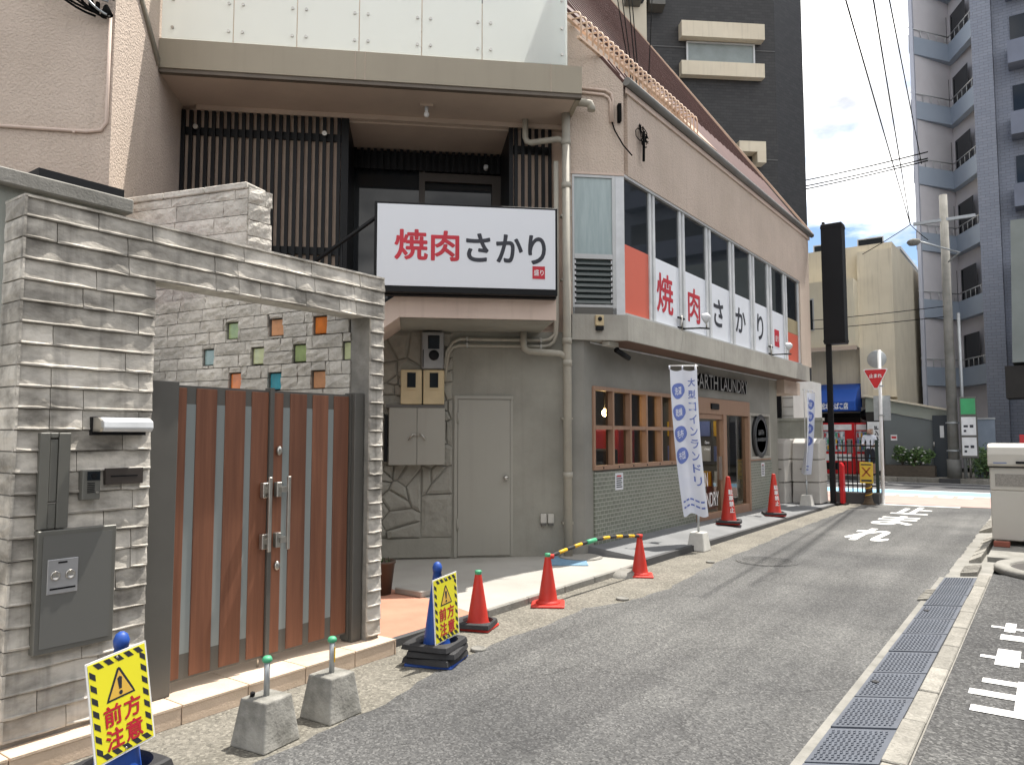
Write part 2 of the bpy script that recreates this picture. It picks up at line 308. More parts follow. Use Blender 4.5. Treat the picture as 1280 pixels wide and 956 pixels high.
# glass: dark, reflecting
def glass(name, col, rough=.03, alpha=None, trans=0.0):
    m = mat(name, col, col, rough=rough, spec=.5); b = bsdf(m)
    b.inputs['Transmission Weight'].default_value = trans; b.inputs['IOR'].default_value = 1.45
    return m
m_glass = glass('dark_glass', (.018, .022, .026))
m_thin = bpy.data.materials.new('clear_pane'); m_thin.use_nodes = True
t = m_thin.node_tree; t.nodes.clear(); o_ = t.nodes.new('ShaderNodeOutputMaterial'); ms = t.nodes.new('ShaderNodeMixShader'); tr = t.nodes.new('ShaderNodeBsdfTransparent'); gl = t.nodes.new('ShaderNodeBsdfGlossy'); fr = t.nodes.new('ShaderNodeFresnel')
tr.inputs[0].default_value = (.80, .83, .83, 1); gl.inputs['Roughness'].default_value = .02; fr.inputs[0].default_value = 1.45
t.links.new(fr.outputs[0], ms.inputs[0]); t.links.new(tr.outputs[0], ms.inputs[1]); t.links.new(gl.outputs[0], ms.inputs[2]); t.links.new(ms.outputs[0], o_.inputs[0])
m_balc = bpy.data.materials.new('milky_glass'); m_balc.use_nodes = True
t = m_balc.node_tree; pb = bsdf(m_balc); pb.inputs['Base Color'].default_value = (.84, .86, .84, 1); pb.inputs['Roughness'].default_value = .18
o_ = t.nodes['Material Output']; tl = t.nodes.new('ShaderNodeBsdfTranslucent'); tl.inputs[0].default_value = (.90, .93, .91, 1); tr = t.nodes.new('ShaderNodeBsdfTransparent'); tr.inputs[0].default_value = (.92, .95, .95, 1)
m1 = t.nodes.new('ShaderNodeMixShader'); m1.inputs[0].default_value = .55; m2 = t.nodes.new('ShaderNodeMixShader'); m2.inputs[0].default_value = .24
t.links.new(pb.outputs[0], m1.inputs[1]); t.links.new(tl.outputs[0], m1.inputs[2]); t.links.new(m1.outputs[0], m2.inputs[1]); t.links.new(tr.outputs[0], m2.inputs[2]); t.links.new(m2.outputs[0], o_.inputs[0])
m_fabglass = mat('curtained_glass', (.36, .44, .445), (.27, .345, .355), rough=.35, nsc=2.2, stretch=(9, 9, 1.0), contrast=(.3, .7), coat=.3)
def brick(name, c1, c2, mortar, bw, bh, ms_=.006, rough=.6, bump=.5, swap=False):
    m = mat(name, c1, c1, rough=rough); t = m.node_tree; N = t.nodes.new; L = t.links.new; b = bsdf(m)
    co = N('ShaderNodeTexCoord'); sp = N('ShaderNodeSeparateXYZ'); L(co.outputs['Object'], sp.inputs[0]); cb = N('ShaderNodeCombineXYZ')
    sm = N('ShaderNodeMath'); sm.operation = 'ADD'; L(sp.outputs[0], sm.inputs[0]); L(sp.outputs[1], sm.inputs[1])
    L(sp.outputs[1] if not swap else sm.outputs[0], cb.inputs[0]); L(sp.outputs[2], cb.inputs[1])
    br = N('ShaderNodeTexBrick'); L(cb.outputs[0], br.inputs['Vector']); br.inputs['Scale'].default_value = 1
    br.inputs['Color1'].default_value = (*c1, 1); br.inputs['Color2'].default_value = (*c2, 1); br.inputs['Mortar'].default_value = (*mortar, 1)
    br.inputs['Brick Width'].default_value = bw; br.inputs['Row Height'].default_value = bh; br.inputs['Mortar Size'].default_value = ms_; br.inputs['Mortar Smooth'].default_value = .2
    L(br.outputs[0], b.inputs['Base Color']); bp = N('ShaderNodeBump'); bp.inputs['Strength'].default_value = bump; bp.inputs['Distance'].default_value = .006; bp.invert = True
    L(br.outputs[1], bp.inputs['Height']); L(bp.outputs[0], b.inputs['Normal']); return m
m_tile = brick('green_grey_tile', (.185, .205, .165), (.142, .158, .125), (.38, .39, .345), .105, .052, .005, rough=.35)
m_blackbrick = brick('black_brick', (.020, .020, .021), (.032, .031, .032), (.010, .010, .010), .24, .085, .006, rough=.6, swap=True)
m_purple = brick('blue_grey_tile', (.19, .21, .26), (.22, .24, .29), (.13, .14, .18), .3, .12, .008, swap=True)

# ================================================================== ground and roads
struct(MB().poly([(-300, -120, -.03), (300, -120, -.03), (300, 500, -.03), (-300, 500, -.03)]).obj('ground', m_asph, recalc=False))
struct(MB().poly([(-5.2, -4, 0), (-2.6, -4, 0), (-2.6, 18.5, 0), (-5.2, 18.5, 0)]).obj('gutter_strip', m_pebble, recalc=False))
edge = [(-4, -2.95), (2.2, -3.02), (3.08, -3.10), (3.85, -3.30), (4.5, -3.34), (5.29, -3.33), (5.75, -3.36), (6.2, -3.18), (7.0, -3.12), (7.6, -3.2), (8.83, -3.29), (12.8, -3.41), (18.5, -3.44)]
pts = []
for (ya, xa), (yb, xb) in zip(edge, edge[1:]):
    n = max(2, int((yb - ya) / .12))
    for i in range(n): k = i / n; pts.append((xa + (xb - xa) * k + random.uniform(-.022, .022), ya + (yb - ya) * k, .006))
pts.append((-3.44, 18.5, .006)); right = [(-.99, 18.5, .006)]
y = 18.3
while y > -4: right.append((-.99 + random.uniform(-.012, .012), y, .006)); y -= .14
right.append((-.99, -4, .006))
mb = MB()
n = len(pts)
rr = right[::-1]
def xr(yv): return min(rr, key=lambda p: abs(p[1] - yv))
vs = []; fs = []
for i, p in enumerate(pts): q = xr(p[1]); vs += [p, (q[0], p[1], .006)]
for i in range(n - 1): fs.append((2 * i, 2 * i + 1, 2 * i + 3, 2 * i + 2))
struct(mb.add(vs, fs).obj('lane', m_asph, recalc=False))
# drain strip along the lane
struct(MB().box(-1.03, -.59, -4, 18.4, -.02, .003).obj('drain_channel', m_conc_d))
ks = struct(MB().box(-.70, -.585, -4, 9.75, -.02, .008).obj('kerb', m_mortar))
y = -1.0; 
for yj in (3.2, 3.85, 4.48, 5.03, 5.57, 6.2, 6.82, 7.45, 8.14, 8.8, 9.5):
    MB().box(-.697 + random.uniform(-.004, .004), -.592, y + .008, yj - .006, -.01, .022 + random.uniform(0, .008)).obj('kerb_stone', m_kerb, ks, bev=.006); y = yj
kl = struct(MB().box(-1.03, -.982, -4, 9.2, -.02, .012).obj('kerb_edge', m_conc_d))
struct(MB().poly([(-.60, -4, .004), (12, -4, .004), (12, 9.75, .004), (-.60, 9.75, .004)]).obj('parking_lot', m_asph2, recalc=False))
# drain covers: skewed rubber ramps butted end to end
ys = [2.0, 2.55, 3.1, 3.62, 4.12, 4.68, 5.22, 5.78, 6.36, 6.93, 7.5, 8.05, 8.6, 9.12]
for i, (a, b) in enumerate(zip(ys, ys[1:])):
    lift = .004 * (i % 3 == 1); sk = .17
    t0 = thing('drain_cover', (-.83, (a + b) / 2, .012), 'ribbed dark grey rubber drain cover in the row along the lane edge', 'drain cover', 'rubber covers on the drain')
    g = .004
    def P(u, v, z): return (-.978 + u * .284, a + g + v * (b - a - 2 * g) + sk * u, z)
    MB().hexa([P(0, 0, .004), P(1, 0, .004), P(1, 1, .004), P(0, 1, .004)], [P(.01, .01, .026 + lift), P(.99, .01, .026 + lift), P(.99, .99, .026), P(.01, .99, .026)]).obj('cover_plate', m_cover, t0)
    rb = MB()
    for k in range(11):
        u = .07 + .078 * k; nseg = 15
        for s_ in range(nseg):
            v0 = .06 + .88 * s_ / nseg; v1 = v0 + .88 / nseg * .62; du = .018 if s_ % 2 else 0
            z = .026 + lift * (1 - v0)
            rb.hexa([P(u + du, v0, z - .002), P(u + du + .04, v0, z - .002), P(u + du + .04, v1, z - .002), P(u + du, v1, z - .002)],
                    [P(u + du + .008, v0 + .004, z + .0055), P(u + du + .032, v0 + .004, z + .0055), P(u + du + .032, v1 - .004, z + .0055), P(u + du + .008, v1 - .004, z + .0055)])
    tag(rb.obj('tread', m_cover, t0), None, None, kind='stuff')
    if i in (2, 5, 9): MB().cyl(P(.2, .55, .02), P(.2, .55, .036), .02, n=12).obj('bolt_plug', m_rubber, t0)
# checker plate ramps beyond the drain covers
def ramp(pts, zl, zh, label):
    t0 = thing('ramp_plate', (sum(p[0] for p in pts) / 4, sum(p[1] for p in pts) / 4, .004), label, 'ramp plate', 'pale ribbed ramp plates beside the drain')
    b = [(p[0], p[1], .004) for p in pts]; zz = (zl, zh, zh, zl)
    MB().hexa(b, [(p[0], p[1], z) for p, z in zip(pts, zz)]).obj('plate', m_kerb, t0)
    A, B_, C_, D_ = [Vector((p[0], p[1], z)) for p, z in zip(pts, zz)]
    for k in range(1, 6):
        f = k / 6; p = A.lerp(D_, f); q = B_.lerp(C_, f); d = (D_ - A).normalized() * .012
        MB().hexa([p - d, q - d, q + d, p + d], [v + Vector((0, 0, .008)) for v in (p - d * .6, q - d * .6, q + d * .6, p + d * .6)]).obj('rib', m_kerb, t0)
ramp([(-.86, 10.45), (-.74, 10.55), (-.72, 13.0), (-.85, 13.0)], .03, .08, 'long pale ribbed ramp plate in front of the beige equipment box')
ramp([(-.98, 13.75), (-.82, 13.9), (-.80, 15.7), (-.95, 15.7)], .03, .09, 'pale ribbed ramp plate beyond the long plate by the beige box')
ramp([(-.86, 9.42), (-.71, 9.52), (-.71, 10.1), (-.86, 10.0)], .04, .05, 'short pale ribbed ramp plate at the end of the rubber drain covers')
ramp([(-1.06, 7.78), (-.97, 7.80), (-.97, 8.35), (-1.05, 8.33)], .02, .035, 'small pale plate on the lane side of the drain covers')

# white writing on the lane and in the lot
pw = thing('road_marking', (-2.3, 14.8, .01), 'white painted stop lettering on the lane before the main road', 'road marking')
for ch, x0, x1, y0, y1 in (('れ', -2.56, -2.0, 11.75, 13.35), ('ま', -2.60, -2.0, 14.1, 15.7), ('止', -2.6, -2.0, 16.2, 17.85)):
    put_word(MB(), ch, frame((x0, y0, .0105), (1, 0, 0), (0, 1, 0)), x1 - x0, y1 - y0, .024).obj('character', m_paintw, pw, recalc=False)
tag(MB().poly([(-3.3, 18.1, .0105), (-1.62, 18.2, .0105), (-1.62, 18.42, .0105), (-3.3, 18.3, .0105)]).obj('stop_line', m_paintw, recalc=False), 'white stop line painted across the lane end', 'road marking')
lm = thing('lot_marking', (-.1, 5.9, .008), 'white painted characters on the coarse asphalt beside the kerb', 'road marking')
def bars(lst):
    mb = MB()
    for x0, x1, y0, y1 in lst: mb.poly([(x0, y0, .009), (x1, y0, .009), (x1, y1, .009), (x0, y1, .009)])
    mb.obj('character', m_paintw, lm, recalc=False)
bars([(-.41, -.232, 5.47, 5.57), (-.46, -.232, 5.19, 5.30), (-.43, -.232, 4.88, 4.99), (-.23, -.14, 4.88, 5.6), (-.138, .25, 5.19, 5.30)])
bars([(-.46, -.372, 6.08, 6.15), (-.37, -.235, 5.93, 6.38), (-.233, .1, 6.08, 6.16)])
bars([(-.45, -.362, 7.06, 7.12), (-.36, -.29, 6.95, 7.28), (-.288, .1, 7.04, 7.11), (-.375, .1, 6.68, 6.85)])
# manholes and small lids
def lid(name, x, y, r, z, label, m, cat='manhole cover'):
    t0 = thing(name, (x, y, z), label, cat)
    MB().cyl((x, y, z - .008), (x, y, z + .006), r * 1.09, n=40).obj('ring', m_asph if m is m_asph else m_conc_d, t0)
    MB().cyl((x, y, z + .006), (x, y, z + .010), r, n=40).obj('lid', m, t0)
    mb = MB()
    for i in range(-3, 4):
        h = math.sqrt(max(0, 1 - (i / 4) ** 2)) * r * .85
        mb.box(x - h, x + h, y + i * r / 4.3 - r * .035, y + i * r / 4.3 + r * .035, z + .009, z + .013)
    mb.obj('rib', m, t0)
lid('manhole_cover', -2.83, 9.15, .33, .008, 'round worn manhole cover in the lane asphalt', m_asph)
lid('manhole_cover', -4.62, 8.16 - .35, .24, .066, 'round pale utility lid in the concrete by the shop pavement', m_conc)
for x, y, s_, lab in ((-3.33, 4.22, .055, 'small round metal cap in the gutter by the blue cone with sign'), (-3.27, 6.28, .06, 'small round dark cap in the gutter between the barred cones'), (-3.36, 8.7, .05, 'small round cap in the gutter before the banner block')):
    t0 = thing('valve_cap', (x, y, 0), lab, 'valve cap')
    MB().lathe([(s_, 0), (s_, .018), (s_ * .8, .024), (s_ * .78, .02), (0.001, .02)], n=18, o=(x, y, 0)).obj('cap', m_conc_d, t0)

# apron in front of the grey door, terracotta threshold, shop pavement
ap = [(-3.87, 3.84, 0), (-3.87, 8.03, 0), (-4.72, 8.03, 0), ud(1.97, 9.02), ud(-1.6, 9.02), (-7.36, 3.84, 0)]
struct(MB().prism([(p[0], p[1], -.02) for p in ap], (0, 0, .078)).obj('apron', m_conc))
struct(MB().prism([(-3.872, 3.845, .05), (-3.872, 4.85, .05), (-4.35, 5.02, .05), (-5.3, 5.2, .05), (-5.3, 3.845, .05)], (0, 0, .012)).obj('threshold', m_terra))
kb = struct(MB().box(-3.93, -3.872, 3.86, 8.02, -.02, .054).obj('apron_kerb', m_conc_d))
y = 3.87
for L_ in (.6, .55, .6, .62, .58, .6, .55):
    MB().box(-3.90 + random.uniform(-.004, .004), -3.858, y, min(y + L_ - .012, 8.0), -.005, .0625).obj('kerb_stone', m_black_edge if y < 4.7 else m_conc_d, kb, bev=.008); y += L_
tag(MB().prism([(-4.62, 7.12, .06), (-4.25, 7.36, .06), (-4.62, 7.9, .06), (-4.98, 7.62, .06)], (0, 0, .008)).obj('blue_mat', mat('mat_blue', (.19, .32, .44), (.14, .25, .36), nsc=14, rough=.9, bump=.5), None), 'faded blue ground mat on the concrete near the grey door', 'mat')
sw = MB(); Y0, Y1 = 8.06, 17.6
sw.hexa([(-4.9, Y0, -.02), (-3.905, Y0 - .02, -.02), (-3.905, Y1, -.02), (-4.9, Y1, -.02)], [(-4.9, Y0, .19), (-3.905, Y0 - .02, .085), (-3.905, Y1, .04), (-4.9, Y1, .07)])
swo = struct(sw.obj('shop_pavement', m_slate))
be = MB(); be.hexa([(-3.903, Y0 - .03, -.01), (-3.855, Y0 - .03, -.01), (-3.855, Y1, -.01), (-3.903, Y1, -.01)], [(-3.903, Y0 - .03, .088), (-3.862, Y0 - .03, .08), (-3.862, Y1, .036), (-3.903, Y1, .043)])
be.obj('pavement_edge', m_black_edge, swo)
struct(MB().box(-9, -4.9, 15.6, 18.4, -.02, .05).obj('side_yard', m_conc))
# broken lump of concrete at the pavement corner
mb = MB(); 
lump = thing('concrete_lump', (-3.80, 7.35, 0), 'broken lump of concrete at the kerb end by the barred cone', 'rubble')
mb.grid(lambda a, b: (-3.80 + (.17 + .03 * math.sin(5 * a * 6.28)) * math.cos(a * 6.2832) * math.cos(b * 1.57), 7.38 + (.2 + .03 * math.sin(3 * a * 6.28)) * math.sin(a * 6.2832) * math.cos(b * 1.57), .07 * math.sin(b * 1.57)), 18, 5)
mb.obj('lump', m_conc_d, lump)

# main road across the lane end
struct(MB().box(-60, 60, 18.5, 21.62, -.02, .012).obj('pavement', m_redwalk))
struct(MB().poly([(-60, 21.62, .004), (60, 21.62, .004), (60, 27.6, .004), (-60, 27.6, .004)]).obj('main_road', m_road, recalc=False))
struct(MB().poly([(-60, 21.85, .009), (60, 21.85, .009), (60, 23.3, .009), (-60, 23.3, .009)]).obj('cycle_lane', m_paintb, recalc=False))
for nm, a, b, x0, x1 in (('lane_line', 21.66, 21.80, -60, 60), ('lane_line', 23.32, 23.46, -60, 60), ('lane_line', 25.75, 25.9, -60, 60), ('lane_line', 27.2, 27.32, -60, 60)):
    struct(MB().poly([(x0, a, .010), (x1, a, .010), (x1, b, .010), (x0, b, .010)]).obj(nm, m_paintw, recalc=False))
for i in range(6):
    x = -4.0 + i * .42
    struct(MB().poly([(x, 20.9, .0165), (x + .3, 20.9, .0165), (x + .3, 21.4, .0165), (x, 21.4, .0165)]).obj('painted_dash', m_paintw, recalc=False))
fs_ = struct(MB().box(-60, 60, 27.6, 33, -.02, .14).obj('far_pavement', m_kerb))
for i in range(30):
    MB().box(-12 + i * .6 + .01, -12 + i * .6 + .59, 27.55, 27.72, -.01, .15).obj('kerb_stone', m_kerb if i % 5 else m_black_edge, fs_)

# ================================================================== stone helpers
def lip_tile(parent, F, a0, a1, z0, z1, m, lip=.03, base=.004):
    """one clad stone with a rough proud lower lip; F maps (along, outward, up)"""
    n = max(3, int((a1 - a0) / .07)); vs = []; fs = []
    h = z1 - z0; rows = [(1.0, .004), (.55, .008), (.13, .012), (.06, lip), (.0, lip * .9), (-.01, .0)]
    for zi, (fz, o) in enumerate(rows):
        for i in range(n + 1):
            a = a0 + (a1 - a0) * i / n
            j = random.uniform(-.0025, .002) if zi in (3, 4) else random.uniform(-.003, .003)
            if i in (0, n) and zi in (3, 4): j -= lip * .35
            vs.append((a, base + (o + j if fz >= 0 else -.004), z0 + h * fz + (random.uniform(-.0022, .0022) if zi in (3, 4) else 0)))
    for zi in range(5):
        for i in range(n): k = zi * (n + 1) + i; fs.append((k, k + 1, k + n + 2, k + n + 1))
    nb = len(vs); vs += [(a0, -.004, z1), (a1, -.004, z1), (a0, -.004, z0), (a1, -.004, z0)]
    fs.append([nb, nb + 1] + [i for i in range(n, -1, -1)])
    fs.append([nb, 0] + [z * (n + 1) for z in range(1, 6)]); fs.append([nb + 1, n] + [z * (n + 1) + n for z in range(1, 6)])
    return MB(F).add(vs, fs).obj('stone', m, parent)
def split_stone(parent, F, a0, a1, z0, z1, m, dep=.022):
    n = max(2, int((a1 - a0) / .06)); k = 3
    g = [[random.uniform(.35, 1) * dep for _ in range(n + 1)] for _ in range(k + 1)]
    vs = []; fs = []
    for j in range(k + 1):
        for i in range(n + 1):
            edge_ = i in (0, n) or j in (0, k)
            vs.append((a0 + (a1 - a0) * i / n, g[j][i] * (.6 if edge_ else 1), z0 + (z1 - z0) * j / k))
    for j in range(k):
        for i in range(n): q = j * (n + 1) + i; fs.append((q, q + 1, q + n + 2, q + n + 1))
    ring = [i for i in range(n + 1)] + [j * (n + 1) + n for j in range(1, k + 1)] + [k * (n + 1) + i for i in range(n - 1, -1, -1)] + [j * (n + 1) for j in range(k - 1, 0, -1)]
    nb = len(vs); vs += [(vs[i][0], -.006, vs[i][2]) for i in ring]; r = len(ring)
    for i in range(r): fs.append((ring[i], ring[(i + 1) % r], nb + (i + 1) % r, nb + i))
    return MB(F).add(vs, fs).obj('stone', m, parent)
def courses(a0, a1, z0, z1, h, lens, holes=()):
    """rectangles of a coursed wall with rectangular holes cut out"""
    outl = []; z = z0
    while z < z1 - .02:
        zt = min(z + h * random.uniform(.97, 1.03), z1)
        if z1 - zt < h * .4: zt = z1
        a = a0 - random.uniform(0, lens[0] * .8)
        while a < a1:
            b = a + random.uniform(*lens); rects = [(max(a, a0), min(b, a1), z, zt)]; a = b
            for (h0, h1, k0, k1) in holes:
                nr = []
                for (x0, x1, y0, y1) in rects:
                    if x1 <= h0 or x0 >= h1 or y1 <= k0 or y0 >= k1: nr.append((x0, x1, y0, y1)); continue
                    if x0 < h0: nr.append((x0, h0, y0, y1))
                    if x1 > h1: nr.append((h1, x1, y0, y1))
                    c0, c1 = max(x0, h0), min(x1, h1)
                    if y0 < k0: nr.append((c0, c1, y0, k0))
                    if y1 > k1: nr.append((c0, c1, k1, y1))
                rects = nr
            outl += [r for r in rects if r[1] - r[0] > .025 and r[3] - r[2] > .018]
        z = zt
    return outl

# ================================================================== gate wall
WX = -3.87; WB = -4.07                                        # clad face about X = -3.84
gw = thing('gate_wall', (-3.95, 2.6, 0), 'grey stone clad wall with a lintel over the wooden gate', 'wall')
MB().box(WB, WX, 1.46, 2.095, .05, 2.622).obj('pillar', m_mortar, gw)
MB().box(WB, WX, 3.665, 3.775, .05, 2.602).obj('pillar', m_mortar, gw)
MB().box(WB, WX, 2.095, 3.665, 2.36, 2.612).obj('lintel', m_mortar, gw)
FW = FX(WX); hc = .1
for i in range(25):
    z0 = .13 + i * hc; z1 = z0 + hc - .004
    a = 1.45; stop = 2.10 if z0 < 2.33 else 3.79
    if i == 24: z1 = z0 + .095
    while a < stop - .01:
        b = min(a + random.choice((.15, .28, .34, .42, .5, .56)), stop)
        if stop - b < .07: b = stop
        lip_tile(gw, FW, a + .002, b - .002, z0, z1, m_stone, lip=.021); a = b
    if stop < 3: lip_tile(gw, FW, 3.66, 3.785, z0, z1, m_stone, lip=.021)
    # return face at the left end (faces -Y)
    split_stone(gw, frame((0, 1.457, 0), (1, 0, 0), (0, -1, 0)), WB + .002, WX + .02, z0 + .003, z1, m_stone, .012)
# soffit stones of the lintel and top coping
for k in range(5): MB().box(WB + .002, WX + .012, 2.105 + k * .312, 2.105 + k * .312 + .307, 2.340, 2.358).obj('soffit_stone', m_stone2, gw)
MB().box(WB - .005, WX + .02, 1.45, 3.78, 2.622, 2.634).obj('coping', m_stone, gw)
# tiled step under the gate
st = thing('gate_step', (-3.86, 2.6, 0), 'beige tiled step under the stone gate wall', 'step')
MB().box(-4.15, -3.756, -.6, 3.80, -.02, .088).obj('step_core', m_mortar, st)
y = -.55; k = 0
while y < 3.81:
    b = min(y + .40, 3.812)
    MB().box(-3.752, -3.742, y + .003, b - .003, 0, .088).obj('riser_tile', m_steptile, st, bev=.002)
    MB().box(-3.90, -3.738, y + .003, b - .003, .0885, .104).obj('tread_tile', m_steptile, st, bev=.002)
    MB().box(-4.15, -3.905, y + .003, b - .003, .0885, .103).obj('tread_tile', m_steptile, st, bev=.002); y = b
MB().box(-3.90, -3.74, 3.815, 3.822, .0, .1).obj('end_tile', m_steptile, st)
# yard floor behind the gate
struct(MB().box(-9, -4.15, -.6, 3.63, -.02, .09).obj('yard', m_conc))

# ------------------------------------------------------------------ gate
gt = thing('gate', (-3.97, 2.9, .104), 'double gate of reddish wooden boards and frosted strips in dark metal frame', 'gate')
G = -3.97
for a, b in ((2.105, 2.28), (3.57, 3.655)):
    MB().box(G - .05, G + .06, a, b, .104, 1.80).obj('gate_post', m_gatem, gt, bev=.004)
MB().box(G - .045, G + .03, 3.555, 3.568, .12, 1.79).obj('gate_post', m_gatem, gt)
def leaf(y0, y1, boards, glasses, nm):
    o = MB().box(G - .02, G + .014, y0, y1, .16, .30).obj('gate_leaf', m_gatem, gt)
    MB().box(G - .02, G + .012, y0, y1, 1.68, 1.785).obj('top_rail', m_gatem, o)
    for a, b in boards: MB().box(G - .012, G + .020, a, b, .172, 1.772).obj('board', m_gatew, o, bev=.003)
    for a, b in glasses: MB().box(G - .008, G + .0135, a, b, .30, 1.68).obj('pane', m_frost, o)
    return o
l1 = leaf(2.285, 2.905, [(2.285, 2.35), (2.41, 2.54), (2.595, 2.73), (2.775, 2.895)], [(2.35, 2.41), (2.54, 2.595), (2.73, 2.775)], 'l')
l2 = leaf(2.93, 3.552, [(2.93, 3.005), (3.06, 3.19), (3.24, 3.37), (3.42, 3.55)], [(3.005, 3.06), (3.19, 3.24), (3.37, 3.42)], 'r')
MB().box(G - .025, G + .036, 2.897, 2.926, .15, 1.80).obj('astragal', m_gatem, gt, bev=.002)
def pull(yc, y_off, lf):
    for z in (.86, 1.17):
        MB().box(G + .03, G + .065, yc - .018, yc + .018, z - .045, z + .045).obj('handle_mount', m_steel, lf, bev=.003)
        MB().box(G + .045, G + .085, min(yc, yc + y_off), max(yc, yc + y_off) + .004, z - .016, z + .016).obj('handle_bracket', m_steel, lf)
    MB().box(G + .075, G + .092, yc + y_off - .011, yc + y_off + .011, .80, 1.25).obj('handle_bar', m_steel, lf, bev=.003)
pull(2.855, .016, l1); pull(2.955, .055, l2)
for z in (1.41, .70):
    X = (Vector((0, 1, 0)), Vector((0, 0, 1.55)), Vector((1, 0, 0)))
    MB().lathe([(.019, 0), (.019, .008), (.014, .018), (.001, .02)], n=20, o=(G + .03, 2.968, z), ax=X).obj('lock', m_steel, l2)
MB().cyl((G, 2.87, .104), (G, 2.87, .19), .008, n=10).obj('drop_bolt', m_steel, l1)

# ------------------------------------------------------------------ fittings on the gate wall
F0 = WX + .026                                                # plane of the stone faces
o = thing('delivery_panel', (F0, 1.74, .5), 'dark grey perforated metal panel with silver plate on the stone wall', 'panel')
MB().box(F0 - .03, F0 + .03, 1.555, 1.915, .495, 1.06).obj('panel_frame', m_panelm, o, bev=.004)
m_perf = mat('perforated_sheet', (.15, .15, .14), (.14, .14, .13), rough=.5, metal=.2)
t = m_perf.node_tree; co = t.nodes.new('ShaderNodeTexCoord'); mp_ = t.nodes.new('ShaderNodeMapping'); mp_.inputs['Scale'].default_value = (90, 90, 90); mp_.inputs['Location'].default_value = (.5, .1, .2)
t.links.new(co.outputs['Object'], mp_.inputs[0]); vo = t.nodes.new('ShaderNodeTexVoronoi'); vo.inputs['Randomness'].default_value = 0; t.links.new(mp_.outputs[0], vo.inputs['Vector'])
ra = t.nodes.new('ShaderNodeValToRGB'); ra.color_ramp.elements[0].position = .30; ra.color_ramp.elements[1].position = .36; ra.color_ramp.elements[0].color = (.02, .02, .02, 1); ra.color_ramp.elements[1].color = (.15, .15, .14, 1)
t.links.new(vo.outputs['Distance'], ra.inputs[0]); t.links.new(ra.outputs[0], bsdf(m_perf).inputs['Base Color'])
MB().box(F0 + .02, F0 + .0335, 1.578, 1.893, .522, 1.035).obj('perforated_sheet', m_perf, o)
MB().box(F0 + .03, F0 + .038, 1.60, 1.735, .765, .925).obj('control_plate', mat('silver_plate', (.50, .50, .51), rough=.4, metal=.5), o, bev=.002)
AXX = (Vector((0, 1, 0)), Vector((0, 0, 1)), Vector((1, 0, 0)))
for yy in (1.634, 1.70): MB().lathe([(.022, 0), (.022, .005), (.018, .008), (.016, .004), (.001, .004)], n=24, o=(F0 + .038, yy, .85), ax=AXX).obj('dial', m_steel, o)
MB().box(F0 + .037, F0 + .0395, 1.612, 1.725, .785, .793).box(F0 + .037, F0 + .0395, 1.645, 1.685, .905, .913).obj('slot', m_black, o)
o = thing('letter_slot', (F0, 1.62, 1.07), 'tall dark grey letter slot above the perforated panel', 'letter slot')
MB().box(F0 - .03, F0 + .014, 1.556, 1.598, 1.066, 1.515).box(F0 - .03, F0 + .014, 1.638, 1.69, 1.066, 1.515).obj('frame', m_panelm, o, bev=.002)
MB().box(F0 - .03, F0 + .008, 1.6005, 1.6355, 1.066, 1.182).box(F0 - .03, F0 + .008, 1.6005, 1.6355, 1.192, 1.485).box(F0 - .03, F0 + .010, 1.6005, 1.6355, 1.492, 1.515).obj('flap', m_panelm, o, bev=.002)
MB().box(F0, F0 + .009, 1.601, 1.635, 1.183, 1.189).obj('slot_trim', m_steel, o)
o = thing('intercom', (F0, 1.785, 1.19), 'small dark door intercom with camera on the stone wall', 'intercom')
MB().box(F0 - .02, F0 + .03, 1.743, 1.828, 1.19, 1.335).obj('body', m_panelm, o, bev=.004)
MB().box(F0 + .028, F0 + .034, 1.763, 1.823, 1.285, 1.328).obj('camera_window', m_glass, o)
MB().cyl((F0 + .034, 1.795, 1.307), (F0 + .038, 1.795, 1.307), .013, n=16).obj('lens', m_black, o)
mb = MB()
for k in range(6): mb.box(F0 + .028, F0 + .032, 1.765, 1.80, 1.225 + k * .009, 1.229 + k * .009)
mb.obj('speaker_grille', m_black, o); MB().cyl((F0 + .03, 1.813, 1.225), (F0 + .034, 1.813, 1.225), .006, n=12).obj('call_button', m_steel, o)
o = thing('name_plate', (F0, 1.95, 1.26), 'dark brown blank name plate on the stone wall', 'name plate')
MB().box(F0 - .02, F0 + .012, 1.86, 2.05, 1.258, 1.34).obj('plate', mat('plate_brown', (.05, .04, .034), rough=.5), o, bev=.002)
MB().box(F0 + .01, F0 + .0135, 1.885, 2.02, 1.296, 1.303).obj('groove', m_black, o)
o = thing('wall_lamp', (F0, 1.91, 1.52), 'white horizontal wall lamp on the stone wall', 'wall lamp')
MB().box(F0 - .02, F0 + .012, 1.785, 2.055, 1.505, 1.595).obj('back_plate', m_black, o)
pf = [(F0 + .012, 1.522), (F0 + .085, 1.522), (F0 + .10, 1.54), (F0 + .095, 1.575), (F0 + .06, 1.592), (F0 + .012, 1.592)]
MB().prism([(x, 1.80, z) for x, z in pf], (0, .25, 0)).obj('lamp_cover', m_whitealu, o, bev=.004)
MB().prism([(x - .002, 1.788, z) for x, z in pf], (0, .011, 0)).obj('end_cap', m_steel, o)

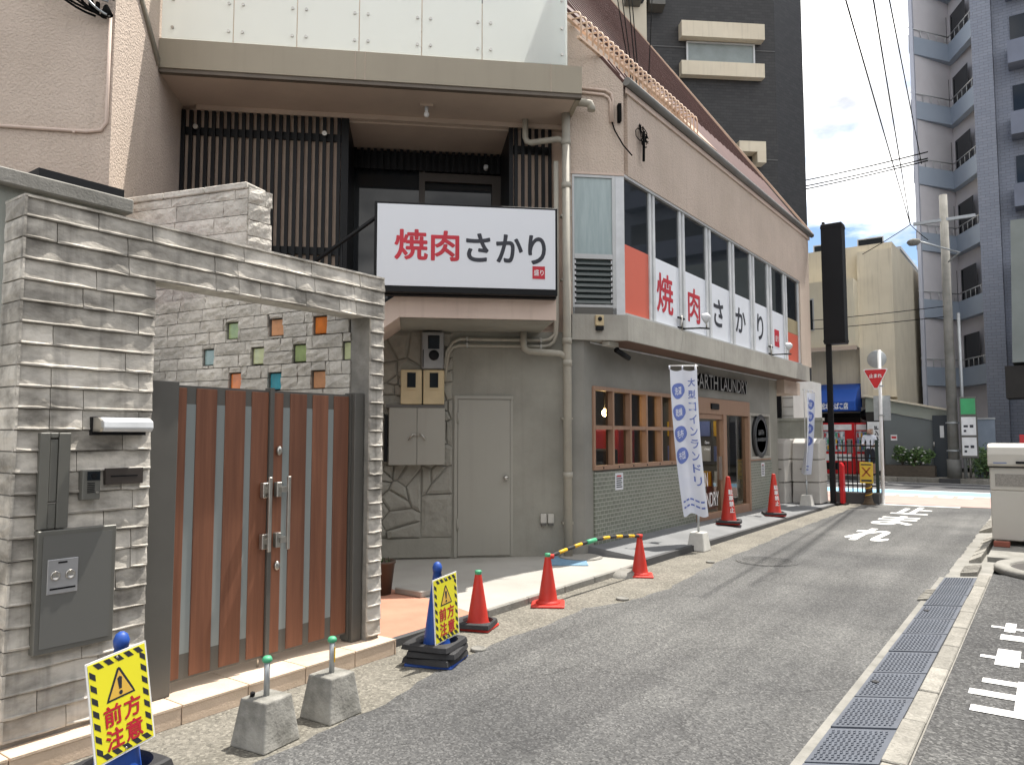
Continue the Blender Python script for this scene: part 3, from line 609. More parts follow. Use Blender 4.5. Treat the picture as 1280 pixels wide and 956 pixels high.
# ------------------------------------------------------------------ yard walls
ca = Vector((.9925, .12, 0)); cf = Vector((.12, -.9925, 0))
FCW = frame((-4.06, 3.66, 0), ca, cf)
cw = thing('glass_block_wall', (-5.2, 3.6, .09), 'split stone yard wall with coloured glass blocks behind the gate', 'wall')
gb = []
GCOL = dict(green=(.40, .50, .22), lime=(.62, .66, .38), orange=(.80, .22, .03), peach=(.74, .36, .18), teal=(.28, .40, .39), cyan=(.06, .36, .46))
for x, y, c in ((475, 228, 'green'), (706, 210, 'peach'), (942, 197, 'orange'), (347, 370, 'teal'), (608, 362, 'lime'), (833, 347, 'green'), (1100, 333, 'lime'), (488, 497, 'orange'), (700, 497, 'cyan'), (933, 488, 'peach')):
    p = on_plane(180 + x / 4.267, 360 + y / 4.267, (-4.06, 3.66, 0), cf); v = FCW.inverted() @ p; gb.append((v.x, v.z, c))
# same courses from any side: snap the blocks to the wall's module
holes = [(a - .068, a + .068, z - .068, z + .068) for a, z, c in gb]
MB(FCW).box(-3.3, 0, -.20, -.09, .06, 2.64).obj('wall_core', m_mortar, cw)
mbk = MB(FCW)
for r in courses(-3.3, 0, 1.75, 2.64, .098, (.14, .42), holes):
    split_stone(cw, FCW, r[0] + .003, r[1] - .003, r[2] + .003, r[3] - .003, m_stone2, .026)
    mbk.box(r[0] + .001, r[1] - .001, -.091, -.002, r[2] + .001, r[3] - .001)
mbk.box(-3.3, 0, -.091, -.002, .06, 1.749); mbk.obj('wall_backing', m_mortar, cw)
for a, z, c in gb:
    g_ = mat('block_' + c, GCOL[c], tuple(k * .7 for k in GCOL[c]), rough=.12, nsc=9, coat=.5)
    MB(FCW).box(a - .065, a + .065, -.088, -.012, z - .062, z + .062).obj('glass_block', g_, cw, bev=.006, seg=2)
# taller stone wall of the stair behind
w2 = Vector((.96, .28, 0)); w2f = Vector((.28, -.96, 0))
p0 = on_plane(311, 228, (-5.6, 3.98, 0), (0, 1, 0)); FS = frame((p0.x, p0.y, 0), w2, w2f); zt = p0.z
sw2 = thing('stair_wall', (p0.x - .6, p0.y, .06), 'pale split stone stair wall rising behind the gate wall', 'wall')
MB(FS).box(-2.4, 0, -.24, -.003, .05, zt - .02).obj('wall_core', m_mortar, sw2)
for r in courses(-2.4, 0, 2.4, zt - .06, .155, (.25, .6)): split_stone(sw2, FS, r[0] + .003, r[1] - .003, r[2] + .003, r[3] - .003, m_stone2, .025)
FS2 = frame((p0.x, p0.y, 0), (0, 1, 0), (1, 0, 0))
for r in courses(.0, .25, 2.4, zt - .04, .15, (.3, .5)): split_stone(sw2, FS2, r[0] + .002, r[1] - .002, r[2] + .004, r[3] - .004, m_stone2, .03)
for k in range(5): MB(FS).box(-2.4 + k * .48 + .002, -2.4 + k * .48 + .476, -.25, .03, zt - .058, zt - .0).obj('coping_stone', m_stone2, sw2, bev=.008)
# neighbour's mortar wall with sloping-off coping, behind the left pillar
nwl = thing('boundary_wall', (-5.5, 1.2, 0), 'weathered greenish mortar wall with concrete coping behind the stone pillar', 'wall')
m_moss = mat('mossy_mortar', (.36, .37, .33), (.26, .27, .24), rough=.9, nsc=2, streak=.3, dirt=.3, bump=.3)
MB().box(-5.72, -5.53, -1.5, 2.72, .05, 3.14).obj('wall_body', m_moss, nwl)
for yj in (.9, 1.75): MB().box(-5.54, -5.527, yj, yj + .012, .05, 3.14).obj('joint', m_mortar, nwl)
MB().box(-5.76, -5.46, -1.5, 2.78, 3.142, 3.25).obj('coping', m_conc_d, nwl, bev=.01)
o = thing('small_sign_box', (-6.3, 3.0, 3.0), 'small red box with dark cap behind the mortar wall coping', 'sign box')
a_ = on_plane(117, 236, (-6.3, 3, 0), (1, 0, 0))
MB().box(-6.5, -6.3, a_.y - .4, a_.y + .22, 2.9, a_.z - .02).obj('body', m_vend, o); MB().box(-6.52, -6.28, a_.y - .42, a_.y + .24, a_.z - .02, a_.z + .05).obj('cap', m_black, o)
MB().cyl((-6.4, a_.y, 0.05), (-6.4, a_.y, 2.9), .04, n=10).obj('post', m_galv, o)

# ================================================================== corner building (restaurant upstairs, laundry below)
cb = thing('corner_building', (-5.6, 9.0, .1), 'pinkish stucco corner building with balcony, strip windows and red-brown sheet roof', 'building')
def P_(F=ID): return MB(F)
P_(FD).box(-9, -2.78, 7.2, 9.6, .02, 14).obj('wing_wall', m_stucco, cb)
P_(FD).box(-2.779, 1.93, 9.31, 9.6, 5.56, 7.1).obj('wall', m_stucco, cb)
P_().prism([tuple(ud(1.9, 9.61, 5.6)), tuple(ud(-2.7, 9.61, 5.6)), (-9.5, 9.2, 5.6), (-5.2, 9.2, 5.6)], (0, 0, 1.4)).obj('flat_roof', m_conc_d, cb)
P_(FD).box(-2.779, -.88, 9.31, 9.6, 2.8, 5.46).obj('wall', mat('screen_backing', (.62, .48, .385), rough=.9, bump=.3), cb)
P_(FD).box(1.27, 1.93, 9.31, 9.6, 2.8, 5.46).obj('wall', MATS['screen_backing'], cb)
# balcony
bal = P_(FD).box(-2.779, 1.955, 8.44, 9.31, 5.50, 5.558).obj('balcony', m_soff, cb)
P_(FD).box(-2.775, 1.975, 8.385, 8.44, 5.535, 5.865).obj('fascia', m_fascia, bal)
P_(FD).box(-2.775, 1.975, 8.40, 8.47, 5.49, 5.533).obj('drip_edge', mat('drip_dark', (.14, .115, .09), rough=.6), bal)
P_(FD).box(1.915, 1.972, 8.442, 9.30, 5.49, 5.862).obj('fascia', m_fascia, bal)
for u in (-.66, -.55, 1.6): P_(FD).box(u, u + .006, 8.381, 8.386, 5.53, 5.868).obj('fascia_joint', m_soff, bal)
P_(FD).box(-2.77, 1.9, 8.47, 9.31, 5.565, 5.60).obj('balcony_floor', m_conc_d, bal)
P_(FD).box(-2.6, 1.92, 9.22, 9.302, 5.44, 5.498).obj('soffit_trim', m_soff, bal)
gj = [-2.765, -2.0, -1.31, -.62, .09, .79, 1.79]
for a, b in zip(gj, gj[1:]):
    g_ = P_(FD).box(a + .006, b - .006, 8.40, 8.412, 5.88, 7.35).obj('glass_panel', m_balc, bal)
    for uu in (a + .10 if a > -2.7 else a + .12, b - .05):
        for z in (6.0, 6.32, 6.66, 7.0):
            P_(FD).cyl((uu, 8.384, z), (uu, 8.412, z), .017, n=12).obj('bolt', m_steel, g_)
P_(FD).box(1.795, 1.806, 8.41, 9.28, 5.88, 7.35).obj('glass_panel', m_balc, bal)
# bulb under the balcony
bl = thing('ceiling_bulb', tuple(ud(.16, 8.85, 5.3)), 'bare white bulb in a holder under the balcony', 'bulb')
P_(FD).box(.08, .24, 8.82, 8.88, 5.470, 5.499).obj('holder_plate', m_soff, bl)
P_(FD).cyl((.16, 8.85, 5.42), (.16, 8.85, 5.47), .022, n=14).obj('socket', m_whitealu, bl)
MB().lathe([(.001, -.06), (.022, -.052), (.034, -.03), (.03, -.008), (.016, .012), (.014, .03)], n=18, o=ud(.16, 8.85, 5.40)).obj('bulb', m_txt_white, bl)
# slat screens
sc1 = thing('slat_screen', tuple(ud(-1.8, 9.25, 3.0)), 'black vertical slat screen left of the dark upstairs entrance', 'screen')
n = 22
for i in range(n): u = -2.75 + i * 1.84 / (n - 1); P_(FD).box(u - .021, u + .021, 9.235, 9.275, 2.95, 5.435).obj('slat', m_black, sc1)
for z in (5.15, 3.72): P_(FD).box(-2.775, -.885, 9.277, 9.308, z, z + .09).obj('rail', m_black, sc1)
for u in (-2.6, -1.08): P_(FD).cyl((u, 9.20, 5.22), (u, 9.235, 5.22), .03, n=14).obj('spot_lamp', m_steel, sc1)
sc2 = thing('slat_screen', tuple(ud(1.55, 9.25, 3.0)), 'narrow black slat screen right of the dark upstairs entrance', 'screen')
for i in range(6): u = 1.31 + i * .088; P_(FD).box(u - .021, u + .021, 9.235, 9.275, 2.95, 5.435).obj('slat', m_black, sc2)
P_(FD).box(1.28, 1.78, 9.277, 9.308, 5.12, 5.22).obj('rail', m_black, sc2)
# recessed entrance upstairs
en = P_(FD).box(-.88, -.79, 9.24, 10.3, 2.95, 5.45).box(1.22, 1.27, 9.24, 10.3, 2.95, 5.45).obj('entrance_reveal', m_black, cb)
P_(FD).box(-.79, 1.22, 9.31, 10.4, 5.42, 5.47).obj('entrance_soffit', m_soff, cb)
P_(FD).box(-.79, 1.22, 10.22, 10.4, 2.95, 5.42).obj('entrance_glass', m_glass, cb)
ef = P_(FD).box(.09, .17, 10.14, 10.22, 2.95, 5.35).obj('entrance_frame', mat('bronze_frame', (.045, .034, .027), rough=.5), cb)
P_(FD).box(.17, 1.22, 10.15, 10.215, 5.0, 5.12).obj('frame_rail', MATS['bronze_frame'], ef)
P_(FD).box(1.1, 1.22, 10.15, 10.215, 2.95, 5.0).obj('frame_rail', MATS['bronze_frame'], ef)
for i in range(23): u = -.77 + i * .0885; P_(FD).box(u - .02, u + .02, 10.08, 10.13, 5.12, 5.40).obj('valance_slat', m_black, en)
P_(FD).box(-.79, 1.22, 10.131, 10.14, 5.14, 5.38).obj('valance_board', m_black, en)
P_(FD).cyl((1.0, 10.0, 5.2), (1.0, 10.05, 5.17), .03, n=12).obj('spot_lamp', m_whitealu, en)
# landing and stair
P_(FD).box(-.12, 1.575, 8.0, 9.6, 2.78, 3.03).obj('landing', m_pink, cb)
P_(FD).box(-.12, 1.575, 7.985, 8.0, 2.765, 3.03).obj('landing_front', m_pink, cb)
P_(FD).prism([(-.121, 7.99, 3.028), (-.121, 7.99, 2.768), (-2.2, 7.99, 1.25), (-2.6, 7.99, .03), (-2.7, 7.99, .03), (-2.7, 7.99, 1.2)], (0, .98, 0)).obj('stair_flight', m_pink, cb)
P_(FD).box(-.12, 1.56, 8.03, 8.99, 2.76, 2.778).obj('landing_soffit', m_greywall, cb)
hr = thing('handrail', tuple(ud(-1.0, 8.1, 2.4)), 'black tube handrail rising to the upstairs landing behind the sign', 'handrail')
P_(FD).tube([(-2.3, 8.08, 2.35), (-.30, 8.08, 3.93), (-.2, 8.08, 3.95)], .022).obj('rail_tube', m_black, hr)
for u in (-1.9, -1.3, -.75): 
    zt_ = 2.35 + (u + 2.3) * .79; P_(FD).cyl((u, 8.08, zt_ - .95), (u, 8.08, zt_), .014, n=8).obj('baluster', m_black, hr)
# ground-floor wall with the grey door
P_(FD).box(-2.4, 1.985, 9.0, 9.3, .03, 2.778).obj('ground_wall', m_greywall, cb)
for u0, u1, z0, z1 in ((-.9, .49, .08, .30),): P_(FD).box(u0, u1, 8.975, 9.001, z0, z1).obj('plinth', m_greywall, cb)
dr = thing('service_door', tuple(ud(.88, 9.0, .08)), 'plain grey metal door with round knob under the landing', 'door')
P_(FD).box(.525, .563, 8.975, 9.002, .07, 1.985).box(.563, 1.235, 8.975, 9.002, 1.945, 1.985).box(1.203, 1.235, 8.99, 9.002, .07, 1.945).obj('door_frame', m_door, dr)
P_(FD).box(.569, 1.198, 8.982, 9.001, .085, 1.939).obj('door_leaf', m_door, dr, bev=.002)
P_(FD).cyl((1.14, 8.93, 1.0), (1.14, 8.982, 1.0), .012, n=12).obj('knob_stem', m_steel, dr)
MB().lathe([(.001, .038), (.022, .034), (.031, .018), (.028, .004), (.012, 0)], n=22, o=ud(1.14, 8.945, 1.0), ax=(UU, Vector((0, 0, 1)), -DD)).obj('knob', m_steel, dr)
P_(FD).cyl((1.14, 8.976, 1.0), (1.14, 8.982, 1.0), .036, n=20).obj('rose', m_steel, dr)
for z in (.45, 1.72): P_(FD).cyl((.566, 8.972, z - .07), (.566, 8.972, z + .07), .011, n=10).obj('hinge', m_door, dr)
# crazy-paved relief left of the door
m_relief = mat('relief_stone', (.345, .335, .29), (.28, .27, .235), rough=.9, nsc=4, bump=.9, bsc=9, bdist=.03, dirt=.25)
rp_ = thing('relief_cladding', tuple(ud(0, 8.99, .3)), 'grey painted crazy paved stone relief left of the service door', 'wall cladding')
def clip(poly, nx, nz, d):
    o_ = []
    for i in range(len(poly)):
        a, b = poly[i], poly[(i + 1) % len(poly)]; fa = a[0] * nx + a[1] * nz - d; fb = b[0] * nx + b[1] * nz - d
        if fa <= 0: o_.append(a)
        if fa * fb < 0: k = fa / (fa - fb); o_.append((a[0] + (b[0] - a[0]) * k, a[1] + (b[1] - a[1]) * k))
    return o_
def crazy(u0, u1, z0, z1, n):
    P0 = [(random.uniform(u0, u1), random.uniform(z0, z1)) for _ in range(n)]
    for it in range(1):
        pass
    for p in P0:
        poly = [(u0, z0), (u1, z0), (u1, z1), (u0, z1)]
        for q in P0:
            if q is p: continue
            nx, nz = q[0] - p[0], q[1] - p[1]; l = math.hypot(nx, nz); nx /= l; nz /= l
            poly = clip(poly, nx, nz, (p[0] + q[0]) / 2 * nx + (p[1] + q[1]) / 2 * nz - .0045)
            if len(poly) < 3: break
        if len(poly) < 3: continue
        cxm = sum(v[0] for v in poly) / len(poly); czm = sum(v[1] for v in poly) / len(poly)
        t1, t2 = random.uniform(-.07, .07), random.uniform(-.07, .07); dp = random.uniform(.016, .034)
        back = [(a, 9.0, z) for a, z in poly]
        fr_ = [(cxm + (a - cxm) * .985, 9.0 - dp * random.uniform(.8, 1.05) - t1 * (a - cxm) - t2 * (z - czm), czm + (z - czm) * .985) for a, z in poly]
        ins = [(cxm + (a - cxm) * .72, 9.0 - dp - .012 - t1 * (a - cxm) - t2 * (z - czm), czm + (z - czm) * .72) for a, z in poly]
        n_ = len(poly); mb = MB(FD)
        mb.add(back + fr_ + ins, [(i, (i + 1) % n_, n_ + (i + 1) % n_, n_ + i) for i in range(n_)] + [(n_ + i, n_ + (i + 1) % n_, 2 * n_ + (i + 1) % n_, 2 * n_ + i) for i in range(n_)] + [list(range(2 * n_, 3 * n_))])
        mb.obj('stone', m_relief, rp_)
crazy(-.85, .13, .31, 2.74, 62); crazy(.145, .50, .31, 2.74, 24)
# lower diag pier and laundry front (faces +X at X = -4.65)
LX = -4.65
P_().prism([tuple(ud(1.945, 8.985, .03)), tuple(ud(2.115, 8.985, .03)), (LX, 8.165, .03), (-4.93, 8.165, .03), (-4.98, 8.0, .03)], (0, 0, 2.648)).obj('pier', m_laund, cb)
for nm, y0, y1, z0, z1, mm in (('wall', 8.165, 11.2, 2.12, 2.678, m_laund), ('wall', 8.165, 11.2, .03, 1.075, m_laund), ('pier', 11.2, 11.46, .03, 2.678, m_laund), ('wall', 11.46, 14.12, 2.14, 2.678, m_laund), ('wall', 14.12, 15.45, 1.945, 2.678, m_laund), ('wall', 14.12, 15.45, .03, 1.03, m_laund), ('pier', 15.45, 15.95, .03, 2.678, m_greywall)):
    P_().box(-4.9, LX, y0, y1, z0, z1).obj(nm, mm, cb)
P_().box(LX - .01, LX + .022, 8.19, 11.42, .10, 1.05).obj('tiled_dado', m_tile, cb)
P_().box(LX - .01, LX + .022, 14.13, 15.43, .08, 1.0).obj('tiled_dado', m_tile, cb)
P_().box(-4.9, LX + .015, 14.13, 15.4, 1.031, 1.06).obj('sill', m_brown, cb)
# laundry interior
ir = P_().box(-8.2, -8.1, 8.2, 15.9, .03, 2.68).box(-8.1, -4.95, 15.75, 15.85, .03, 2.68).box(-8.1, -4.95, 8.2, 8.28, .03, 2.68).obj('interior_wall', mat('interior_plaster', (.17, .15, .125), rough=.9), cb)
P_().box(-8.1, -4.92, 8.28, 15.75, .04, .10).obj('interior_floor', mat('interior_floor', (.2, .19, .18), rough=.5), cb)
P_().box(-8.2, -4.91, 8.0, 15.9, 2.60, 2.676).obj('interior_ceiling', m_darkint, cb)
for k in range(7):
    y = 9.0 + k * .82
    wm = thing('washing_machine', (-7.7, y, .1), 'front loading washing machine along the laundry back wall behind the windows', 'washing machine', 'machines inside the laundry')
    P_().box(-8.08, -7.4, y - .36, y + .36, .1, 1.15).obj('cabinet', m_shed, wm, bev=.02)
    MB().lathe([(.2, 0), (.2, .03), (.15, .04), (.145, .02), (.001, .02)], n=24, o=(-7.4, y, .65), ax=AXX).obj('door_ring', m_steel, wm)
    P_().box(-7.41, -7.39, y - .3, y + .3, .98, 1.1).obj('control_panel', m_black, wm)
o = thing('vending_machine', (-5.4, 10.3, .1), 'red machine standing inside the laundry behind the brown windows', 'vending machine')
P_().box(-5.75, -5.25, 10.0, 10.55, .1, 1.6).obj('cabinet', mat('dull_red', (.35, .03, .035), rough=.4), o, bev=.02); P_().box(-5.7, -5.3, 9.985, 9.999, .75, 1.1).obj('front_panel', m_black, o)
o = thing('counter', (-5.8, 10.8, .1), 'dark folding table inside the laundry', 'table')
P_().box(-6.3, -5.4, 10.3, 11.4, .82, .87).obj('table_top', m_brown, o)
for xx in (-6.25, -5.47):
    for yy in (10.35, 11.33): P_().box(xx, xx + .04, yy, yy + .04, .1, .82).obj('leg', m_black, o)
m_strip = bpy.data.materials.new('lit_tube'); m_strip.use_nodes = True; bsdf(m_strip).inputs['Emission Color'].default_value = (1, .86, .66, 1); bsdf(m_strip).inputs['Emission Strength'].default_value = 9
o = thing('pendant_lamp', (-6.4, 9.4, 1.9), 'small warm lit pendant bulb inside the laundry window', 'lamp')
m_warm = bpy.data.materials.new('warm_bulb'); m_warm.use_nodes = True; bsdf(m_warm).inputs['Emission Color'].default_value = (1, .62, .25, 1); bsdf(m_warm).inputs['Emission Strength'].default_value = 45
lp_ = on_y(756, 516, 9.4); P_().cyl((lp_.x, lp_.y, lp_.z + .05), (lp_.x, lp_.y, 2.6), .006, n=6).obj('cord', m_black, o); MB().lathe([(.001, -.05), (.03, -.04), (.042, 0), (.03, .04), (.012, .055)], n=14, o=lp_).obj('bulb', m_warm, o)
for k in range(3):
    o = thing('ceiling_lamp', (-5.9, 9.3 + k * 2.3, 2.55), 'lit white strip lamp under the laundry ceiling', 'lamp', 'strip lamps inside the laundry')
    P_().box(-6.02, -5.78, 8.7 + k * 2.3, 9.9 + k * 2.3, 2.54, 2.598).obj('tray', m_txt_white, o)
    P_().box(-5.98, -5.82, 8.75 + k * 2.3, 9.85 + k * 2.3, 2.515, 2.539).obj('tube', m_strip, o)
o = thing('waiting_chair', (-5.2, 9.25, .1), 'dark padded chair just inside the laundry window', 'chair')
P_().box(-5.42, -5.0, 9.05, 9.5, .5, .58).obj('seat', m_rubber, o, bev=.02); P_().box(-5.42, -5.0, 9.46, 9.53, .581, 1.32).obj('backrest', m_rubber, o, bev=.03, seg=2)
for xx in (-5.4, -5.05):
    for yy in (9.08, 9.45): P_().box(xx, xx + .03, yy, yy + .03, .1, .5).obj('leg', m_black, o)
shf = thing('shelf_unit', (-7.0, 13.8, .1), 'dark wall shelf with pale towels at the laundry back', 'shelf')
P_().box(-6.6, -5.2, 14.6, 15.0, .1, 2.2).obj('cabinet', m_gatem, shf)
for k in range(12): P_().box(-6.5 + (k % 4) * .33, -6.24 + (k % 4) * .33, 14.57, 14.6, .5 + (k // 4) * .5, .8 + (k // 4) * .5).obj('towel', (m_signwhite, m_print, m_tapey)[k % 3], shf)
# windows of the laundry
wn = thing('laundry_window', (LX, 9.7, 1.08), 'brown framed grid window of the laundry above green tiles', 'window')
P_().box(LX - .08, LX + .03, 8.17, 11.2, 1.076, 1.13).obj('bottom_rail', m_brown, wn); P_().box(LX - .08, LX + .03, 8.17, 11.2, 2.08, 2.128).obj('top_rail', m_brown, wn)
for k in range(7):
    y = 8.17 + k * 2.985 / 6; P_().box(LX - .08, LX + .025, y, y + .045, 1.131, 2.079).obj('mullion', m_brown, wn)
    if k < 6:
        P_().box(LX - .07, LX + .02, y + .0455, y + .497, 1.585, 1.635).obj('transom', m_brown, wn)
        for z0, z1 in ((1.131, 1.584), (1.636, 2.079)): P_().poly([(LX - .047, y + .0455, z0), (LX - .047, y + .497, z0), (LX - .047, y + .497, z1), (LX - .047, y + .0455, z1)]).obj('pane', m_thin, wn, recalc=False)
for k in range(7): P_().cyl((LX + .03, 8.4 + k * .42, 1.10), (LX + .036, 8.4 + k * .42, 1.10), .012, n=8).obj('bolt', m_black, wn)
# automatic door
ad_ = thing('shop_door', (LX, 12.78, .1), 'brown framed glass sliding door of the coin laundry', 'door')
P_().box(LX - .1, LX + .03, 11.465, 14.115, 1.87, 2.135).obj('header', m_brown, ad_, bev=.004)
for y0, y1 in ((11.465, 11.56), (12.70, 12.86), (14.03, 14.115)): P_().box(LX - .1, LX + .03, y0, y1, .05, 1.869).obj('jamb', m_brown, ad_)
P_().box(LX - .08, LX + .02, 11.561, 12.699, .05, .22).box(LX - .08, LX + .02, 12.861, 14.029, .05, .25).obj('bottom_rail', m_brown, ad_)
P_().box(LX - .08, LX + .005, 11.561, 12.699, 1.79, 1.868).obj('top_rail', m_brown, ad_)
for y0, y1, z0, z1 in ((11.561, 12.699, .221, 1.789), (12.861, 14.029, .251, 1.868)): P_().poly([(LX - .044, y0, z0), (LX - .044, y1, z0), (LX - .044, y1, z1), (LX - .044, y0, z1)]).obj('pane', m_thin, ad_, recalc=False)
P_().box(LX + .03, LX + .06, 12.1, 12.45, 1.95, 2.05).obj('door_sensor', m_black, ad_, bev=.01)
P_().box(LX - .04, LX + .0, 12.64, 12.68, .75, 1.15).obj('door_handle', m_steel, ad_)
FT = lambda x, y, z: frame((x, y, z), (0, 1, 0), (0, 0, 1), (1, 0, 0))
mb = MB(); put_word(mb, 'COIN', FT(LX - .039, 11.64, .66), .46, .24); put_word(mb, 'LAUNDRY', FT(LX - .039, 11.64, .32), .95, .24); mb.obj('door_lettering', m_txt_white, ad_, recalc=False)
mb = MB(); put_word(mb, 'Open', FT(LX - .039, 12.0, 1.36), .2, .06); put_word(mb, 'clean', FT(LX - .039, 11.95, 1.27), .3, .04); mb.obj('door_lettering', m_txt_white, ad_, recalc=False)
mb = MB()
for k in range(6): mb.F = ID; MB.lathe(mb, [(.05, 0), (.05, .002), (.034, .002), (.034, 0)], n=16, o=(LX - .04, 12.98, 1.48 - k * .105), ax=AXX)
mb.obj('door_lettering', m_txt_white, ad_)
P_().box(LX - .041, LX - .038, 12.9, 13.04, 1.66, 1.80).obj('yellow_sticker', m_yellow, ad_)
# letters above the door
lt = thing('shop_lettering', (LX, 12.6, 2.27), 'dark raised EARTH LAUNDRY letters above the laundry door', 'sign lettering')
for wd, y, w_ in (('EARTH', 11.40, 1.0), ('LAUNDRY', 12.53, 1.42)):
    mb = MB(); put_word(mb, wd + '  ', frame((LX + .03, y, 2.28), (0, 1, 0), (0, 0, 1), (1.4, 0, 0)), w_, .24); mb.obj('letters', mat('letter_side_shade', (.012, .012, .014), rough=.4), lt, recalc=False)  # letter bodies coloured black to stand in for their shadowed sides
    mb = MB(); put_word(mb, wd + ' ', frame((LX + .060, y, 2.28), (0, 1, 0), (0, 0, 1), (1, 0, 0)), w_, .24); mb.obj('letter_faces', mat('letter_face', (.30, .30, .29), rough=.4), lt, recalc=False)
# round emblem panel
em = thing('emblem_panel', (LX, 14.75, 1.06), 'dark round emblem on a pale framed panel beside the laundry door', 'sign')
P_().box(LX - .06, LX - .03, 14.16, 15.38, 1.061, 1.943).obj('panel', m_laund, em)
for y0, y1, z0, z1 in ((14.14, 14.2, 1.062, 1.942), (15.33, 15.39, 1.062, 1.942), (14.2, 15.33, 1.062, 1.11), (14.2, 15.33, 1.89, 1.942)): P_().box(LX - .05, LX + .02, y0, y1, z0, z1).obj('panel_frame', m_ledge, em)
MB().lathe([(.42, 0), (.42, .06), (.40, .065), (.37, .065), (.36, .058), (.001, .058)], n=40, o=(LX - .03, 14.78, 1.50), ax=AXX).obj('disc', mat('emblem_dark', (.03, .032, .036), rough=.4), em)
mb = MB(); put_word(mb, 'EARTH', FT(LX + .030, 14.62, 1.52), .32, .1); put_word(mb, 'LAUNDRY', FT(LX + .030, 14.5, 1.40), .56, .07); mb.obj('emblem_lettering', mat('emblem_grey', (.2, .21, .22), rough=.5), em, recalc=False)
MB().lathe([(.335, .058), (.335, .063), (.325, .063), (.325, .058)], n=40, o=(LX - .03, 14.78, 1.50), ax=AXX).obj('emblem_ring', MATS['emblem_grey'], em)
# notices on the tiles
for y, z, w_, h_, lab in ((8.72, .80, .22, .22, 'white paper notice with red heading on the green tiles under the window'), (14.75, .72, .2, .26, 'white paper notice on the green tiles under the round emblem')):
    o = thing('notice', (LX + .022, y, z), lab, 'notice')
    P_().box(LX + .0222, LX + .0245, y, y + w_, z, z + h_).obj('paper', m_signwhite, o)
    mb = MB()
    for k in range(6): mb.box(LX + .0244, LX + .0255, y + .03, y + w_ - .03 - .02 * (k % 2), z + .03 + k * h_ / 8, z + .045 + k * h_ / 8)
    mb.obj('print_line', m_txt_dark, o); P_().box(LX + .0244, LX + .0256, y + .05, y + w_ - .06, z + h_ - .05, z + h_ - .03).obj('heading', m_txt_red, o)

# ------------------------------------------------------------------ ledge and upper floor
q = ud(2.667, 8.93)
P_().prism([tuple(ud(1.96, 8.93, 2.682)), (q.x, q.y, 2.682), (-4.21, 16.9, 2.682), (-5.0, 16.9, 2.682), (-5.0, 8.25, 2.682)], (0, 0, .318)).obj('ledge', m_ledge, cb)
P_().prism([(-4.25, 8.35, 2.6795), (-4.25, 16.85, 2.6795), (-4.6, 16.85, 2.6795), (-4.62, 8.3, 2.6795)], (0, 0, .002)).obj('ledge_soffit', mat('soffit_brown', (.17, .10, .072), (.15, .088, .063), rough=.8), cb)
P_().tube([(-4.625, 8.1, 2.665), (-4.625, 15.9, 2.665)], .011, n=6).obj('soffit_strip', m_whitealu, cb)
P_().box(-5.3, -4.24, 8.42, 17.2, 4.80, 6.0).obj('upper_wall', m_stucco, cb)
P_().box(-5.3, -4.24, 16.42, 17.2, 3.002, 4.80).obj('end_pier', m_stucco, cb)
P_().box(-5.3, -4.5, 16.0, 17.2, 2.4, 2.68).obj('upper_wall', m_stucco, cb)
def rz_(x): return 6.0 + (-4.24 - x) * 1.455
A1 = ud(1.93, 8.95); A2 = ud(2.645, 8.95)
P_().prism([(A1.x, A1.y, 4.80), (A2.x, A2.y, 4.80), (A2.x, A2.y, 6.0), (A1.x, A1.y, rz_(A1.x))], DD * .45).obj('corner_wall', m_stucco, cb)
P_(FD).box(1.93, 2.645, 8.945, 8.99, 4.77, 4.799).obj('lintel_band', m_pink, cb)
P_(FD).box(1.925, 1.975, 8.96, 9.3, 3.002, 4.77).obj('corner_jamb', m_stucco, cb)
# corner windows
cw1 = thing('corner_window', tuple(ud(2.22, 8.95, 3.0)), 'curtained corner window above a glass louvre beside the drainpipe', 'window')
P_(FD).box(1.985, 2.50, 8.975, 9.0, 3.745, 4.76).obj('pane', m_fabglass, cw1)
for a, b, c, d in ((1.976, 2.0, 3.005, 4.768), (2.485, 2.53, 3.005, 4.768), (2.001, 2.484, 4.735, 4.768), (2.001, 2.484, 3.70, 3.76), (2.001, 2.484, 3.09, 3.125)): P_(FD).box(a, b, 8.955, 9.02, c, d).obj('frame', m_alu, cw1)
P_(FD).box(2.0, 2.485, 9.03, 9.04, 3.13, 3.70).obj('louvre_back', m_darkint, cw1)
for k in range(8):
    z = 3.14 + k * .07
    MB(FD).hexa([(2.02, 8.965, z), (2.465, 8.965, z), (2.465, 8.971, z), (2.02, 8.971, z)], [(2.02, 9.0, z + .074), (2.465, 9.0, z + .074), (2.465, 9.006, z + .074), (2.02, 9.006, z + .074)]).obj('louvre_blade', glass('louvre_glass', (.05, .065, .065)), cw1)
    for u in (2.003, 2.466): MB(FD).box(u, u + .016, 8.962, 8.975, z + .01, z + .05).obj('blade_clip', m_whitealu, cw1)
P_(FD).box(2.532, 2.642, 8.957, 9.1, 3.004, 4.768).obj('corner_post', m_whitealu, cw1)
P_(FD).box(1.98, 2.53, 8.955, 9.0, 3.003, 3.085).obj('sill_panel', m_gatem, cw1)
